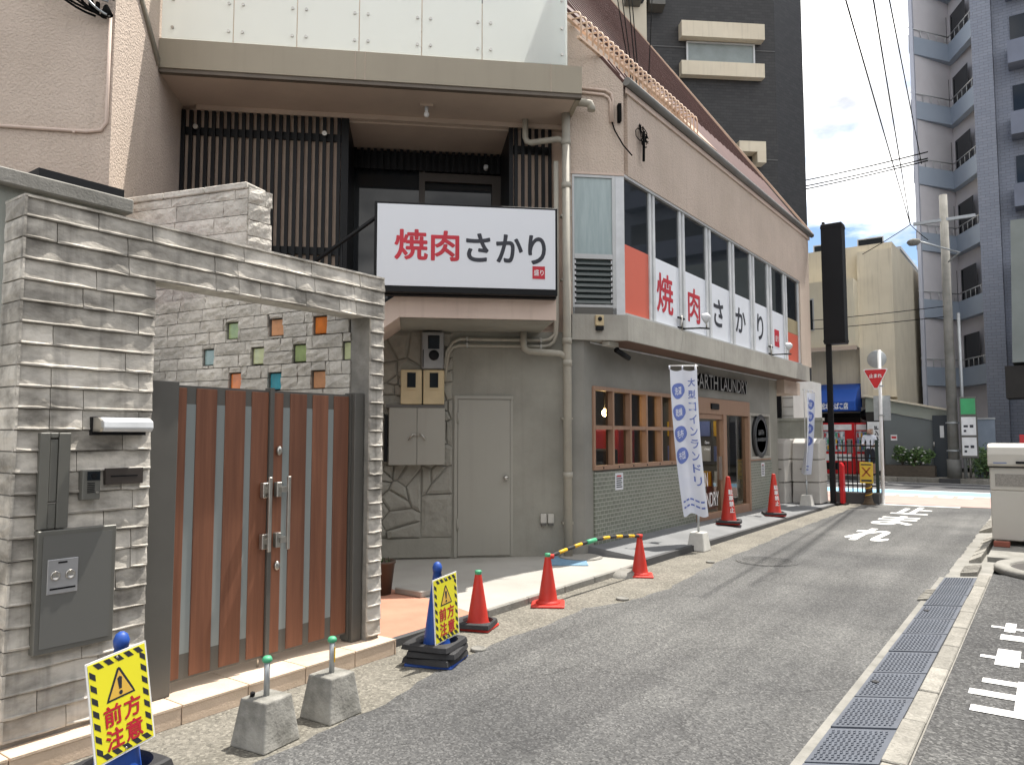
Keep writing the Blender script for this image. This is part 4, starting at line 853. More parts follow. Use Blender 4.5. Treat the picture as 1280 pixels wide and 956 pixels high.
# strip windows
sw_ = thing('strip_window', (-4.27, 12.3, 3.01), 'row of tall upstairs windows with lower red and white film along the lane', 'window')
PY = [(8.325, 9.08), (9.26, 10.08), (10.28, 11.11), (11.33, 12.17), (12.41, 13.22), (13.47, 14.21), (14.50, 15.28), (15.52, 16.34)]
P_().box(-4.33, -4.235, 8.33, 16.42, 3.003, 3.03).obj('sill', m_alu, sw_); P_().box(-4.33, -4.25, 8.33, 16.42, 4.765, 4.798).obj('head', m_alu, sw_)
def mull(y0, y1):
    w_ = (y1 - y0)
    P_().box(-4.33, -4.268, y0, y0 + w_ * .34, 3.031, 4.764).obj('mullion', m_whitealu, sw_); P_().box(-4.33, -4.268, y1 - w_ * .34, y1, 3.031, 4.764).obj('mullion', m_whitealu, sw_)
    P_().box(-4.33, -4.285, y0 + w_ * .34, y1 - w_ * .34, 3.031, 4.764).obj('mullion_core', m_alu, sw_)
mull(8.306, 8.325)
for (a, b), (c, d) in zip(PY, PY[1:]): mull(b, c)
mull(16.34, 16.42)
mfab = mat('old_blind', (.32, .27, .16), rough=.8)
for i, (a, b) in enumerate(PY):
    g_ = P_().box(-4.30, -4.29, a, b, 3.031, 4.764).obj('pane', m_glass, sw_)
    film = m_red_film if i in (0, 7) else m_white_film
    zt = 3.92 if i < 7 else 3.62
    P_().box(-4.2895, -4.286, a + .004, b - .004, 3.035, zt).obj('film', film, g_)
    if i == 7: P_().box(-4.2895, -4.287, a + .004, b - .004, 3.625, 3.92).obj('film', mfab, g_)
for ch, y0, y1, z0, z1, mm, i in (('焼', 9.33, 9.86, 3.20, 3.74, m_txt_red, 1), ('肉', 10.41, 10.86, 3.20, 3.70, m_txt_red, 2), ('さ', 11.45, 11.86, 3.26, 3.69, m_txt_dark, 3), ('か', 12.46, 12.97, 3.28, 3.70, m_txt_dark, 4), ('り', 13.62, 13.96, 3.27, 3.73, m_txt_dark, 5)):
    put_word(MB(), ch, FT(-4.2835, y0, z0), y1 - y0, z1 - z0, .009).obj('window_character', mm, sw_, recalc=False)
P_().box(-4.2855, -4.282, 14.66, 14.96, 3.24, 3.57).obj('window_emblem', m_txt_red, sw_, bev=0)
put_word(MB(), '盛り', FT(-4.2805, 14.71, 3.34), .2, .12).obj('window_character', m_txt_white, sw_, recalc=False)
# roof
rf = MB(); e0 = ud(2.655, 8.93); x_top = -9.7
yt = lambda x: (x + math.cos(AD) * 8.93) / math.sin(AD) * math.cos(AD) + math.sin(AD) * 8.93      # where the roof meets the corner wall plane
def roofq(xa, xb, y0f, y1f, dz=0): return [(xa, y0f(xa), rz_(xa) + dz), (xa, y1f, rz_(xa) + dz), (xb, y1f, rz_(xb) + dz), (xb, y0f(xb), rz_(xb) + dz)]
RY = 17.28
ro = MB()
for q4 in (roofq(-4.2, -4.44, yt, RY), roofq(-5.15, -5.3, yt, RY), roofq(-5.3, x_top, lambda x: 9.1, RY), [(-4.44, 12.1, rz_(-4.44)), (-4.44, RY, rz_(-4.44)), (-5.15, RY, rz_(-5.15)), (-5.15, 11.0, rz_(-5.15))]):
    ro.prism([Vector(p) + Vector((.0, 0, .03)) for p in q4], (-.06, 0, -.045))
roof = ro.obj('roof', m_roof, cb)
rib_ = MB()
y = 3.2
while y < RY:                                                  # standing seams up the slope
    for xa, xb in ((-4.2, -4.44), (-5.15, x_top)):
        xa2 = xa
        if xa < -5 and y < 9.12: continue
        if yt(xa) > y: xa2 = -math.cos(AD) * 8.93 + (y - math.sin(AD) * 8.93) * math.tan(AD)
        if xa2 <= xb: continue
        p, q_ = Vector((xa2, y, rz_(xa2) + .03)), Vector((xb, y, rz_(xb) + .03)); nrm = Vector((.82, 0, .57)) * .016
        rib_.hexa([p + Vector((0, -.006, 0)), p + Vector((0, .006, 0)), q_ + Vector((0, .006, 0)), q_ + Vector((0, -.006, 0))], [p + nrm + Vector((0, -.006, 0)), p + nrm + Vector((0, .006, 0)), q_ + nrm + Vector((0, .006, 0)), q_ + nrm + Vector((0, -.006, 0))])
    y += .23
tag(rib_.obj('seam', m_roof, roof), None, None, kind='stuff')
P_().tube([(-4.19, e0.y, 5.985), (-4.19, 17.33, 5.985)], .055, n=10).obj('gutter', mat('gutter_grey', (.18, .175, .165), rough=.6), roof)
P_().box(-4.235, -4.215, 8.35, 17.25, 5.86, 5.93).obj('eave_band', m_pink, roof)
P_().prism([(-4.15, RY, 5.95), (-4.15, RY, 6.02), (x_top, RY, rz_(x_top) + .08), (x_top, RY, rz_(x_top) - .02)], (0, .06, 0)).obj('verge', m_railpaint, roof)
P_().box(-9.7, -5.2, 17.0, 17.2, 5.9, 6.0).prism([(-4.3, 17.05, 5.9), (-9.6, 17.05, 5.9), (-9.6, 17.05, rz_(-9.6) - .1)], (0, .15, 0)).obj('gable_wall', m_stucco, cb)
# terrace cut into the roof with its railing
P_().box(-5.2, -5.15, 7.6, 12.2, 6.25, 7.30).obj('terrace_wall', m_soff, cb); P_().prism([(-5.15, 7.6, 6.2), (-4.44, 8.28, 6.2), (-4.44, 12.2, 6.2), (-5.15, 12.2, 6.2)], (0, 0, .08)).obj('terrace_floor', m_conc_d, cb)
P_().prism([(-4.445, 11.05, 6.33), (-4.445, 12.12, 6.33), (-5.15, 11.02, 7.30), (-5.15, 11.0, 6.33)], (0.02, 0, .012)).obj('terrace_cheek', m_railpaint, cb)
tr_ = thing('terrace_railing', (-4.46, 9.5, 6.3), 'cream railing of curved bars set into the sheet roof', 'railing')
y = 7.62
while y < 11.45:
    MB().tube([(-4.45, y, 6.30), (-4.45, y, 6.60), (-4.47, y, 6.655), (-4.52, y, 6.685), (-4.66, y, 6.70)], .012, n=6).obj('bar', m_railpaint, tr_); y += .142
P_().box(-4.70, -4.655, 7.55, 11.6, 6.675, 6.715).obj('top_rail', m_railpaint, tr_); P_().box(-4.47, -4.43, 7.55, 11.6, 6.30, 6.33).obj('bottom_rail', m_railpaint, tr_)
P_().tube([(-4.68, 7.55, 6.70), (-5.0, 7.3, 6.70)], .02, n=6).obj('return_rail', m_railpaint, tr_)

# ------------------------------------------------------------------ sign over the landing
sg = thing('restaurant_sign', tuple(ud(.6, 7.9, 3.0)), 'white box sign with red and black lettering on the landing front', 'sign')
P_(FD).box(-.39, 1.555, 7.80, 7.97, 3.0, 3.955).obj('sign_box', m_black, sg, bev=.004)
P_(FD).box(-.36, 1.53, 7.792, 7.81, 3.065, 3.93).obj('sign_face', m_signwhite, sg)
P_(FD).box(-.30, 1.56, 7.90, 7.983, 2.985, 3.035).obj('sign_rail', m_black, sg)
FSg = lambda u, z: frame(tuple(ud(u, 7.789, z)), UU, (0, 0, 1), -DD)
for ch, u0, u1, z0, z1, mm in (('焼', -.175, .16, 3.345, 3.66, m_txt_red), ('肉', .205, .49, 3.345, 3.655, m_txt_red), ('さ', .575, .82, 3.345, 3.64, m_txt_dark), ('か', .895, 1.17, 3.345, 3.64, m_txt_dark), ('り', 1.24, 1.42, 3.335, 3.64, m_txt_dark)):
    put_word(MB(), ch, FSg(u0, z0), u1 - u0, z1 - z0, .007).obj('character', mm, sg, recalc=False)
eb = P_(FD).box(1.28, 1.415, 7.787, 7.793, 3.175, 3.31).obj('emblem', m_txt_red, sg, bev=.0)
put_word(MB(), '盛り', frame(tuple(ud(1.295, 7.7855, 3.21)), UU, (0, 0, 1), -DD), .105, .065).obj('emblem_character', m_txt_white, eb, recalc=False)

# ------------------------------------------------------------------ pipes, meters, boxes
dp = thing('drainpipe', tuple(ud(1.88, 8.88, .06)), 'beige downpipe running up the corner beside the grey door', 'drainpipe')
P_(FD).cyl((1.885, 8.88, .06), (1.885, 8.88, 5.5), .052, n=18).obj('pipe', m_pipe, dp)
for z in (1.0, 2.35, 2.62, 4.55, 5.1): P_(FD).cyl((1.885, 8.88, z), (1.885, 8.88, z + .07), .06, n=18).obj('coupling', m_pipe, dp)
for z in (.45, 1.7, 3.4, 4.2): P_(FD).box(1.82, 1.95, 8.87, 8.98, z, z + .025).obj('bracket', m_pipe, dp)
P_(FD).tube([(1.41, 9.12, 5.5), (1.41, 9.12, 5.27), (1.43, 9.12, 5.22), (1.48, 9.11, 5.2), (1.80, 8.95, 5.2), (1.86, 8.9, 5.16)], .038, n=12).obj('branch', m_pipe, dp)
P_(FD).tube([(1.35, 8.88, 2.78), (1.35, 8.88, 2.60), (1.36, 8.88, 2.55), (1.41, 8.88, 2.52), (1.80, 8.88, 2.50), (1.86, 8.88, 2.46)], .04, n=12).obj('branch', m_pipe, dp)
cdp = thing('conduit_pair', tuple(ud(1.1, 8.95, 2.6)), 'two thin beige conduits curving from the meter to the downpipe', 'conduit')
for k, dz in ((0, 0), (1, .075)):
    P_(FD).tube([(.405, 8.95, 2.16 if k == 0 else 2.3), (.425 - .02 * k, 8.95, 2.35), (.45 - .03 * k, 8.95, 2.50), (.50, 8.95, 2.565 + dz * .8), (.58, 8.95, 2.59 + dz), (1.60, 8.95, 2.59 + dz), (1.68, 8.94, 2.605 + dz), (1.73, 8.93, 2.65 + dz), (1.765 - .02 * k, 8.92, 2.75), (1.775 - .02 * k, 8.92, 2.95), (1.775 - .02 * k, 8.92, 4.9)], .021, n=10).obj('conduit', m_pipe, cdp)
for u in (.66, 1.56):
    for dz in (0, .075): P_(FD).box(u, u + .022, 8.925, 9.0, 2.56 + dz, 2.62 + dz).obj('clip', m_steel, cdp)
em_ = thing('electric_meter', tuple(ud(.26, 8.9, 2.3)), 'grey electric meter with round dial under the landing', 'meter')
P_(FD).box(.125, .39, 8.86, 8.97, 2.29, 2.735).obj('housing', mat('meter_grey', (.30, .30, .30), rough=.45, metal=.3), em_, bev=.012)
P_(FD).box(.20, .335, 8.85, 8.862, 2.53, 2.69).obj('display', m_glass, em_, bev=.004)
MB().lathe([(.06, 0), (.06, .02), (.05, .03), (.001, .03)], n=24, o=ud(.27, 8.86, 2.455), ax=(UU, Vector((0, 0, 1)), -DD)).obj('dial', m_black, em_)
P_(FD).box(.14, .15, 8.85, 8.862, 2.31, 2.52).obj('seam', m_black, em_)
for k, u0 in enumerate((-.115, .148)):
    o = thing('meter_box', tuple(ud(u0 + .12, 8.9, 1.87)), ('beige meter box with glass pane, beside the stone pillar' , 'beige meter box with glass pane, below the electric meter')[k], 'meter box', 'pair of beige meter boxes')
    P_(FD).box(u0, u0 + .248, 8.85, 8.98, 1.87, 2.28).obj('housing', m_beige_box, o, bev=.008)
    P_(FD).box(u0 + .075, u0 + .175, 8.842, 8.852, 2.07, 2.245).obj('pane', m_glass, o); P_(FD).box(u0 + .065, u0 + .185, 8.835, 8.85, 2.045, 2.068).obj('pane_sill', m_beige_box, o)
P_(FD).box(-.28, .40, 8.84, 9.0, 1.832, 1.866).obj('shelf', m_gatem, em_)
cbx = thing('cabinet', tuple(ud(.08, 8.9, 1.17)), 'grey two-door wall cabinet with crossed handles below the meters', 'cabinet')
P_(FD).box(-.245, .405, 8.845, 8.97, 1.165, 1.83).obj('carcass', m_door, cbx)
for a, b in ((-.245, .076), (.083, .405)): P_(FD).box(a, b, 8.832, 8.846, 1.165, 1.83).obj('cabinet_door', m_door, cbx, bev=.003)
P_(FD).box(-.30, -.262, 8.88, 8.97, 1.2, 1.75).obj('side_box', m_black, cbx)
for s_ in (-1, 1):
    P_(FD).tube([(.08 + s_ * .02, 8.815, 1.52), (.08 + s_ * .05, 8.805, 1.52), (.08 + s_ * .10, 8.80, 1.455)], .009, n=8).obj('handle', m_steel, cbx)
    P_(FD).cyl((.08 + s_ * .022, 8.81, 1.52), (.08 + s_ * .022, 8.834, 1.52), .016, n=12).obj('handle_boss', m_steel, cbx)
for k, u0 in enumerate((1.565, 1.655)):
    o = thing('outlet_cover', tuple(ud(u0, 8.98, .45)), ('small white outlet cover on the grey wall, on the door side of its pair', 'small white outlet cover on the grey wall, on the downpipe side of its pair')[k], 'outlet', 'pair of outlet covers')
    P_(FD).box(u0, u0 + .075, 8.955, 9.0, .455, .565).obj('cover', mat('outlet_white', (.55, .53, .48), rough=.5), o, bev=.006); P_(FD).box(u0 + .008, u0 + .067, 8.958, 9.0, .425, .4545).obj('socket', m_gatem, o)
# fittings on the ledge
o = thing('alarm_box', tuple(ud(2.3, 8.93, 2.8)), 'small yellowish alarm box with black button on the ledge end', 'alarm')
P_(FD).box(2.245, 2.35, 8.88, 8.93, 2.85, 2.985).obj('body', m_beige_box, o, bev=.008); P_(FD).box(2.25, 2.345, 8.87, 8.93, 2.795, 2.849).obj('lamp', m_black, o, bev=.008)
MB().lathe([(.026, 0), (.026, .012), (.018, .02), (.001, .02)], n=16, o=ud(2.297, 8.88, 2.935), ax=(UU, Vector((0, 0, 1)), -DD)).obj('button', m_black, o)
o = thing('security_camera', (-4.45, 8.5, 2.6), 'dark bullet camera under the ledge at the building corner', 'camera')
P_().box(-4.5, -4.40, 8.17, 8.42, 2.62, 2.678).obj('mount', m_ledge, o); P_().tube([(-4.45, 8.42, 2.65), (-4.43, 8.47, 2.6), (-4.42, 8.5, 2.56)], .016, n=8).obj('arm', m_black, o)
P_().cyl((-4.44, 8.42, 2.59), (-4.38, 8.66, 2.50), .035, n=14).obj('camera_body', m_black, o)
def flood(y, label):
    o = thing('flood_lamp', (-4.1, y, 3.0), label, 'flood lamp', 'flood lamps on the ledge')
    P_().tube([(-4.235, y - .30, 3.0), (-4.235, y - .30, 3.22)], .018, n=8).obj('stand', m_steel, o)
    for z in (3.04, 3.18): P_().box(-4.25, -4.225, y - .42, y - .2, z - .012, z + .012).obj('clamp', m_black, o)
    P_().tube([(-4.22, y - .30, 3.03), (-4.05, y - .1, 3.05), (-3.98, y + .1, 3.06)], .013, n=8).obj('arm', m_black, o)
    P_().cyl((-4.0, y + .05, 3.06), (-4.0, y + .03, 3.15), .012, n=8).obj('neck', m_steel, o)
    ax = Vector((-.75, .1, -.3)).normalized(); sx = ax.orthogonal().normalized(); sy = ax.cross(sx)
    MB().lathe([(.02, -.07), (.05, -.05), (.072, 0), (.078, .03), (.07, .03), (.001, .015)], n=20, o=(-4.0, y + .02, 3.21), ax=(sx, sy, ax)).obj('lamp_head', m_whitealu, o)
flood(10.34, 'silver flood lamp on a bracket in front of the red characters'); flood(14.55, 'silver flood lamp on a bracket by the far red window film')
# conduit, insulators and cables on the left wing
o = thing('wall_conduit', tuple(ud(-3.3, 7.18, 3.7)), 'thin pink painted conduit bending across the left wing wall', 'conduit')
P_(FD).tube([(-6.5, 7.185, 4.36), (-2.98, 7.185, 4.30), (-2.86, 7.185, 4.32), (-2.815, 7.185, 4.40), (-2.815, 7.185, 5.45)], .016, n=8).obj('conduit', m_pink, o)
for u, z in ((-3.1, 4.30), (-3.9, 4.315)): P_(FD).box(u, u + .02, 7.17, 7.2, z - .02, z + .02).obj('clip', m_pink, o)
o = thing('cable_knot', tuple(ud(-2.9, 7.0, 5.3)), 'tangle of black connectors and grey service cables at the wing corner', 'cables')
for k in range(9):
    a = Vector((-3.15 + random.uniform(-.5, .2), 6.9, 5.75 + random.uniform(0, .3))); b = Vector((-2.84 + random.uniform(-.12, .08), 7.12, 5.35 + random.uniform(0, .25))); mdl = (a + b) / 2 + Vector((0, 0, -.12 - .1 * random.random()))
    P_(FD).tube([a.lerp(mdl, t_).lerp(mdl.lerp(b, t_), t_) for t_ in [i / 8 for i in range(9)]], .011, n=6).obj('cable', m_wire if k % 3 else m_galv, o)
    if k < 6: P_(FD).cyl(b, b + Vector((random.uniform(-.06, .04), 0, .1)), .03, .018, n=10).obj('connector', m_wire, o)
for k in (0, 1):
    P_(FD).tube([(-2.765, 7.0 + k * .07, 6.5 - k * .02), (-2.765, 8.36, 5.60 - .06 * k)], .02, n=8).obj('strut', m_pipe, o)
# service drop cables by the roof
sv = thing('service_cables', (-4.3, 8.0, 5.2), 'black service cables dropping to a tangle on the upper corner wall', 'cables')
end = Vector((-4.18, 8.75, 5.43))
for k, (px, py) in enumerate(((772, 0), (778, 0), (786, 0), (790, 0), (815, 0))):
    a = on_plane(px, py, (0, 11.5 if k < 4 else 14, 0), (0, 1, 0)); e_ = end + Vector((random.uniform(-.02, .02), random.uniform(-.08, .08), random.uniform(-.1, .15)))
    mdl = (a + e_) / 2 + Vector((0, 0, -.1)); P_().tube([a.lerp(mdl, i / 6).lerp(mdl.lerp(e_, i / 6), i / 6) for i in range(7)], .010, n=6).obj('cable', m_wire, sv)
for k in range(9):
    c0 = end + Vector((.0, random.uniform(-.12, .12), random.uniform(-.1, .1)))
    r_ = random.uniform(.04, .09); P_().tube([c0 + Vector((random.uniform(-.02, .02), r_ * math.cos(i * .9), r_ * math.sin(i * .9))) for i in range(7)], .006, n=5).obj('loop', m_wire, sv)
P_().cyl(end + Vector((0, 0, -.35)), end + Vector((0, .02, .05)), .018, n=8).obj('clamp', m_wire, sv)
o = thing('wall_pipe', tuple(ud(2.2, 8.9, 5.6)), 'beige pipe stub and thin conduits leaving the balcony end', 'pipe')
P_(FD).tube([(1.96, 8.8, 5.62), (2.10, 8.8, 5.62), (2.17, 8.8, 5.61), (2.19, 8.8, 5.56), (2.19, 8.8, 5.52)], .05, n=14).obj('stub', m_pipe, o)
P_(FD).tube([(1.9, 8.93, 5.88), (2.40, 8.93, 5.86), (2.48, 8.93, 5.82), (2.50, 8.93, 5.74), (2.50, 8.93, 5.45)], .017, n=8).tube([(1.9, 8.93, 5.82), (2.38, 8.93, 5.80), (2.45, 8.93, 5.76), (2.47, 8.93, 5.7), (2.47, 8.93, 5.45)], .017, n=8).obj('conduit', m_pink, o)
P_(FD).box(2.56, 2.60, 8.88, 8.95, 5.45, 5.68).obj('junction', m_wire, o); P_(FD).tube([(2.49, 8.93, 5.45), (2.52, 8.92, 5.34), (2.62, 8.9, 5.15), (2.72, 8.85, 5.0)], .009, n=6).obj('drop_cable', m_wire, o)

# ================================================================== street furniture
GREEN = m_tapeg
def cone(loc, h, r, bs, m, label, rings=0, ring_r=None, tape=False, rz=0, text=None, group=None, ball=False):
    t0 = thing('traffic_cone', loc, label, 'cone', group); o = Vector(loc); c_, s_ = math.cos(rz), math.sin(rz)
    sq = lambda hw, z: [(o.x + c_ * a * hw - s_ * b * hw, o.y + s_ * a * hw + c_ * b * hw, o.z + z) for a, b in ((-1, -1), (1, -1), (1, 1), (-1, 1))]
    MB().hexa(sq(bs, 0), sq(bs * .97, .022)).obj('base', m, t0, bev=.012, seg=2)
    top = h - .01
    prof = [(r * 1.3, .02), (r * 1.28, .032), (r * 1.04, .042), (r, .05)] + [(r + (r * .27 - r) * k / 6, .05 + (top - .05) * k / 6) for k in range(1, 7)]
    prof += [(r * .26, top + .004), (r * .18, h), (.001, h)] if not ball else [(r * .30, top), (r * .33, h + .02), (r * .24, h + .045), (r * .1, h + .055), (.001, h + .056)]
    MB().lathe(prof, n=32, o=o).obj('cone_body', m, t0)
    for k in range(rings):
        z = .024 + k * .042; rr_ = ring_r or bs * .98
        jx, jy, ja = random.uniform(-.012, .012), random.uniform(-.012, .012), rz + random.uniform(-.12, .12)
        cc, ss = math.cos(ja), math.sin(ja); n_ = 32; vs = []; fs = []
        for zz, ins in ((z, 0), (z + .030, .008), (z + .038, .02)):
            for i in range(n_):
                a = 2 * math.pi * i / n_; ca_, sa_ = math.cos(a), math.sin(a); q_ = (rr_ - ins) / max(abs(ca_), abs(sa_)) * .995; q_ = min(q_, (rr_ - ins) * 1.34)
                vs.append((o.x + jx + cc * q_ * ca_ - ss * q_ * sa_, o.y + jy + ss * q_ * ca_ + cc * q_ * sa_, o.z + zz))
        for zz, k_ in ((z + .038, 1.42), (z + .02, 1.36), (z, 1.34)):
            for i in range(n_): a = 2 * math.pi * i / n_; vs.append((o.x + r * k_ * math.cos(a + ja), o.y + r * k_ * math.sin(a + ja), o.z + zz))
        for j in range(6):
            for i in range(n_): fs.append((j * n_ + i, j * n_ + (i + 1) % n_, ((j + 1) % 6) * n_ + (i + 1) % n_, ((j + 1) % 6) * n_ + i))
        MB().add(vs, fs).obj('weight_ring', m_rubber, t0)
    if tape: MB().lathe([(r * .30, h - .03), (r * .33, h - .005), (r * .30, h + .004), (.001, h + .006)], n=14, o=o).obj('tape', GREEN, t0)
    if text:
        ang = math.atan2(-o.y, -o.x) + .55; 
        for k, ch in enumerate(text):
            z = h * .62 - k * h * .125; rr_ = r + (r * .27 - r) * (z - .05) / (top - .05) + .003
            nrm = Vector((math.cos(ang), math.sin(ang), 0)); sd = Vector((-math.sin(ang), math.cos(ang), 0)); upv = (Vector((0, 0, 1)) - nrm * (r * .73 / h)).normalized()
            pz = o + nrm * (rr_ + .001) + Vector((0, 0, z)); sz = .075
            put_word(MB(), ch, frame(tuple(pz - sd * sz / 2), sd, upv, nrm), sz, sz * 1.05, .002).obj('character', m_txt_white, t0, recalc=False)
    return t0
cone((-3.72, 4.71, 0), .44, .085, .135, m_redcone, 'small red cone with green tape standing on a black weight ring', rings=1, ring_r=.145, tape=True, rz=.3)
cone((-3.71, 5.70, 0), .45, .085, .15, m_redcone, 'small red cone carrying the striped bar, bare base, green tape on top', tape=True, rz=.55)
cone((-3.66, 7.44, 0), .44, .085, .14, m_redcone, 'small red cone carrying the striped bar beside the concrete lump', rz=.5)
cone((-4.22, 11.75, .12), .74, .12, .185, m_redcone, 'tall red cone with white characters before the laundry door', rings=1, ring_r=.2, rz=.25, text='駐車禁止')
cone((-4.10, 13.75, .085), .74, .12, .185, m_redcone, 'tall red cone with white characters past the laundry door', rings=1, ring_r=.2, rz=.4, text='駐車禁止')
cone((-3.40, 3.86, 0), .60, .10, .17, m_bluecone, 'blue cone with a caution sign on three black weight rings by the terracotta threshold', rings=3, ring_r=.175, rz=.35, ball=True)
cone((-3.31, 1.70, 0), .60, .10, .17, m_bluecone, 'blue cone with a caution sign standing below the perforated panel', rings=2, ring_r=.175, rz=.2, ball=True)

# striped bar between the two small cones
A_, B_ = Vector((-3.70, 5.73, .425)), Vector((-3.66, 7.44, .425))
br = thing('striped_bar', tuple((A_ + B_) / 2), 'yellow and black striped bar with green tape joining two small red cones', 'barrier bar')
nb = 13; curve = lambda f: A_.lerp(B_, f) + Vector((0, 0, .06 * math.sin(math.pi * f)))
for k in range(nb): MB().tube([curve(k / nb), curve((k + .5) / nb), curve((k + 1) / nb)], .0165, n=12).obj('stripe', m_tapey if k % 2 else m_rubber, br)
MB().tube([curve(.36), curve(.46)], .022, n=12).obj('tape', GREEN, br)
for p in (A_, B_): MB().cyl(p + Vector((0, 0, -.018)), p + Vector((0, 0, .018)), .034, n=18).obj('end_ring', m_redcone, br)

# caution boards hung on the blue cones
def caution(corner, a, up, label, loc):
    a = Vector(a).normalized(); n_ = a.cross(Vector(up)).normalized(); up = n_.cross(a).normalized(); W_, H_ = .285, .42
    t0 = thing('caution_board', loc, label, 'caution board'); c0 = Vector(corner)
    F = lambda x, y, z=0: frame(tuple(c0 + a * x + up * y + n_ * z), a, up, n_)
    MB(F(0, 0)).box(0, W_, 0, H_, -.005, 0).obj('board', m_txt_white, t0)
    MB(F(0, 0)).box(.008, W_ - .008, .008, H_ - .008, 0, .0012).obj('yellow_face', m_yellow, t0)
    B = MB(F(0, 0, .0018)); bw = .026
    def stripe(x0, y0, x1, y1, vert, k, n):
        pass
    for k in range(7):                                              # slanted black dashes round the edge
        y = .03 + k * (H_ - .06) / 7
        B.poly([(.012, y + .022, 0), (.012 + bw, y, 0), (.012 + bw, y + .026, 0), (.012, y + .048, 0)]); B.poly([(W_ - .012 - bw, y + .022, 0), (W_ - .012, y, 0), (W_ - .012, y + .026, 0), (W_ - .012 - bw, y + .048, 0)])
    for k in range(5):
        x = .03 + k * (W_ - .05) / 5
        for y in (.012, H_ - .012 - bw): B.poly([(x, y + bw, 0), (x + .022, y, 0), (x + .05, y, 0), (x + .028, y + bw, 0)])
    B.obj('edge_stripes', m_txt_dark, t0, recalc=False)
    cx_ = W_ / 2; y0 = .232; 
    MB(F(0, 0, .0019)).poly([(cx_ - .068, y0, 0), (cx_ + .068, y0, 0), (cx_ + .060, y0 + .02, 0), (cx_ + .008, y0 + .122, 0), (cx_, y0 + .127, 0), (cx_ - .008, y0 + .122, 0), (cx_ - .06, y0 + .02, 0)]).obj('triangle', m_txt_dark, t0, recalc=False)
    MB(F(0, 0, .0026)).poly([(cx_ - .056, y0 + .008, 0), (cx_ + .056, y0 + .008, 0), (cx_, y0 + .115, 0)]).obj('triangle_field', m_amber, t0, recalc=False)
    ex = MB(F(0, 0, .0033)); ex.poly([(cx_ - .006, y0 + .038, 0), (cx_ + .006, y0 + .038, 0), (cx_ + .011, y0 + .083, 0), (cx_, y0 + .09, 0), (cx_ - .011, y0 + .083, 0)])
    ex.poly([(cx_ + .009 * math.cos(i * .785), y0 + .022 + .009 * math.sin(i * .785), 0) for i in range(8)]).obj('exclamation', m_txt_dark, t0, recalc=False)
    for ch, x, y in (('前', .058, .135), ('方', .150, .135), ('注', .058, .04), ('意', .150, .04)):
        put_word(MB(), ch, F(x, y, .003), .078, .082, .0022).obj('character', m_txt_red, t0, recalc=False)
    MB(F(0, 0)).cyl((cx_, H_ - .02, -.004), (cx_, H_ - .02, .004), .005, n=10).cyl((cx_, .02, -.004), (cx_, .02, .004), .005, n=10).obj('rivet', m_steel, t0)
caution((-3.175, 1.545, .165), (-.20, .98, .10), (-.06, -.06, 1), 'caution board reading zenpo chui on the blue cone below the perforated panel', (-3.24, 1.6, .17))
caution((-3.30, 3.735, .145), (-.12, .99, .06), (-.02, -.05, 1), 'caution board reading zenpo chui on the blue cone by the terracotta threshold', (-3.3, 3.86, .15))

# concrete blocks with pipe stubs
for k, (x, y, rz, lab) in enumerate(((-3.20, 2.37, .12, 'concrete pole base with taped pipe stub and a bolt on top'), (-3.22, 2.80, .05, 'concrete pole base with taped pipe stub and yellow strip beside the gate end'))):
    t0 = thing('pole_base', (x, y, 0), lab, 'pole base', 'concrete pole bases'); c_, s_ = math.cos(rz), math.sin(rz)
    sq = lambda hw, z, hx=1: [(x + c_ * a * hw - s_ * b * hw, y + s_ * a * hw + c_ * b * hw, z) for a, b in ((-1, -1), (1, -1), (1, 1), (-1, 1))]
    MB().hexa(sq(.118, 0), sq(.086, .225)).obj('block', m_block, t0, bev=.008, seg=2)
    MB().cyl((x, y, .225), (x, y, .40), .0145, n=16).obj('pipe_stub', m_galv, t0)
    MB().lathe([(.016, 0), (.024, .004), (.026, .016), (.022, .024), (.015, .03), (.001, .031)], n=9, o=(x, y, .385)).obj('tape', GREEN, t0)
    if k == 0: MB().cyl((x - .045, y - .05, .225), (x - .04, y - .05, .245), .012, n=6).obj('bolt', m_black, t0)
    else: MB().box(x + .012, x + .0165, y + .002, y + .009, .28, .36).obj('strip', m_tapey, t0)

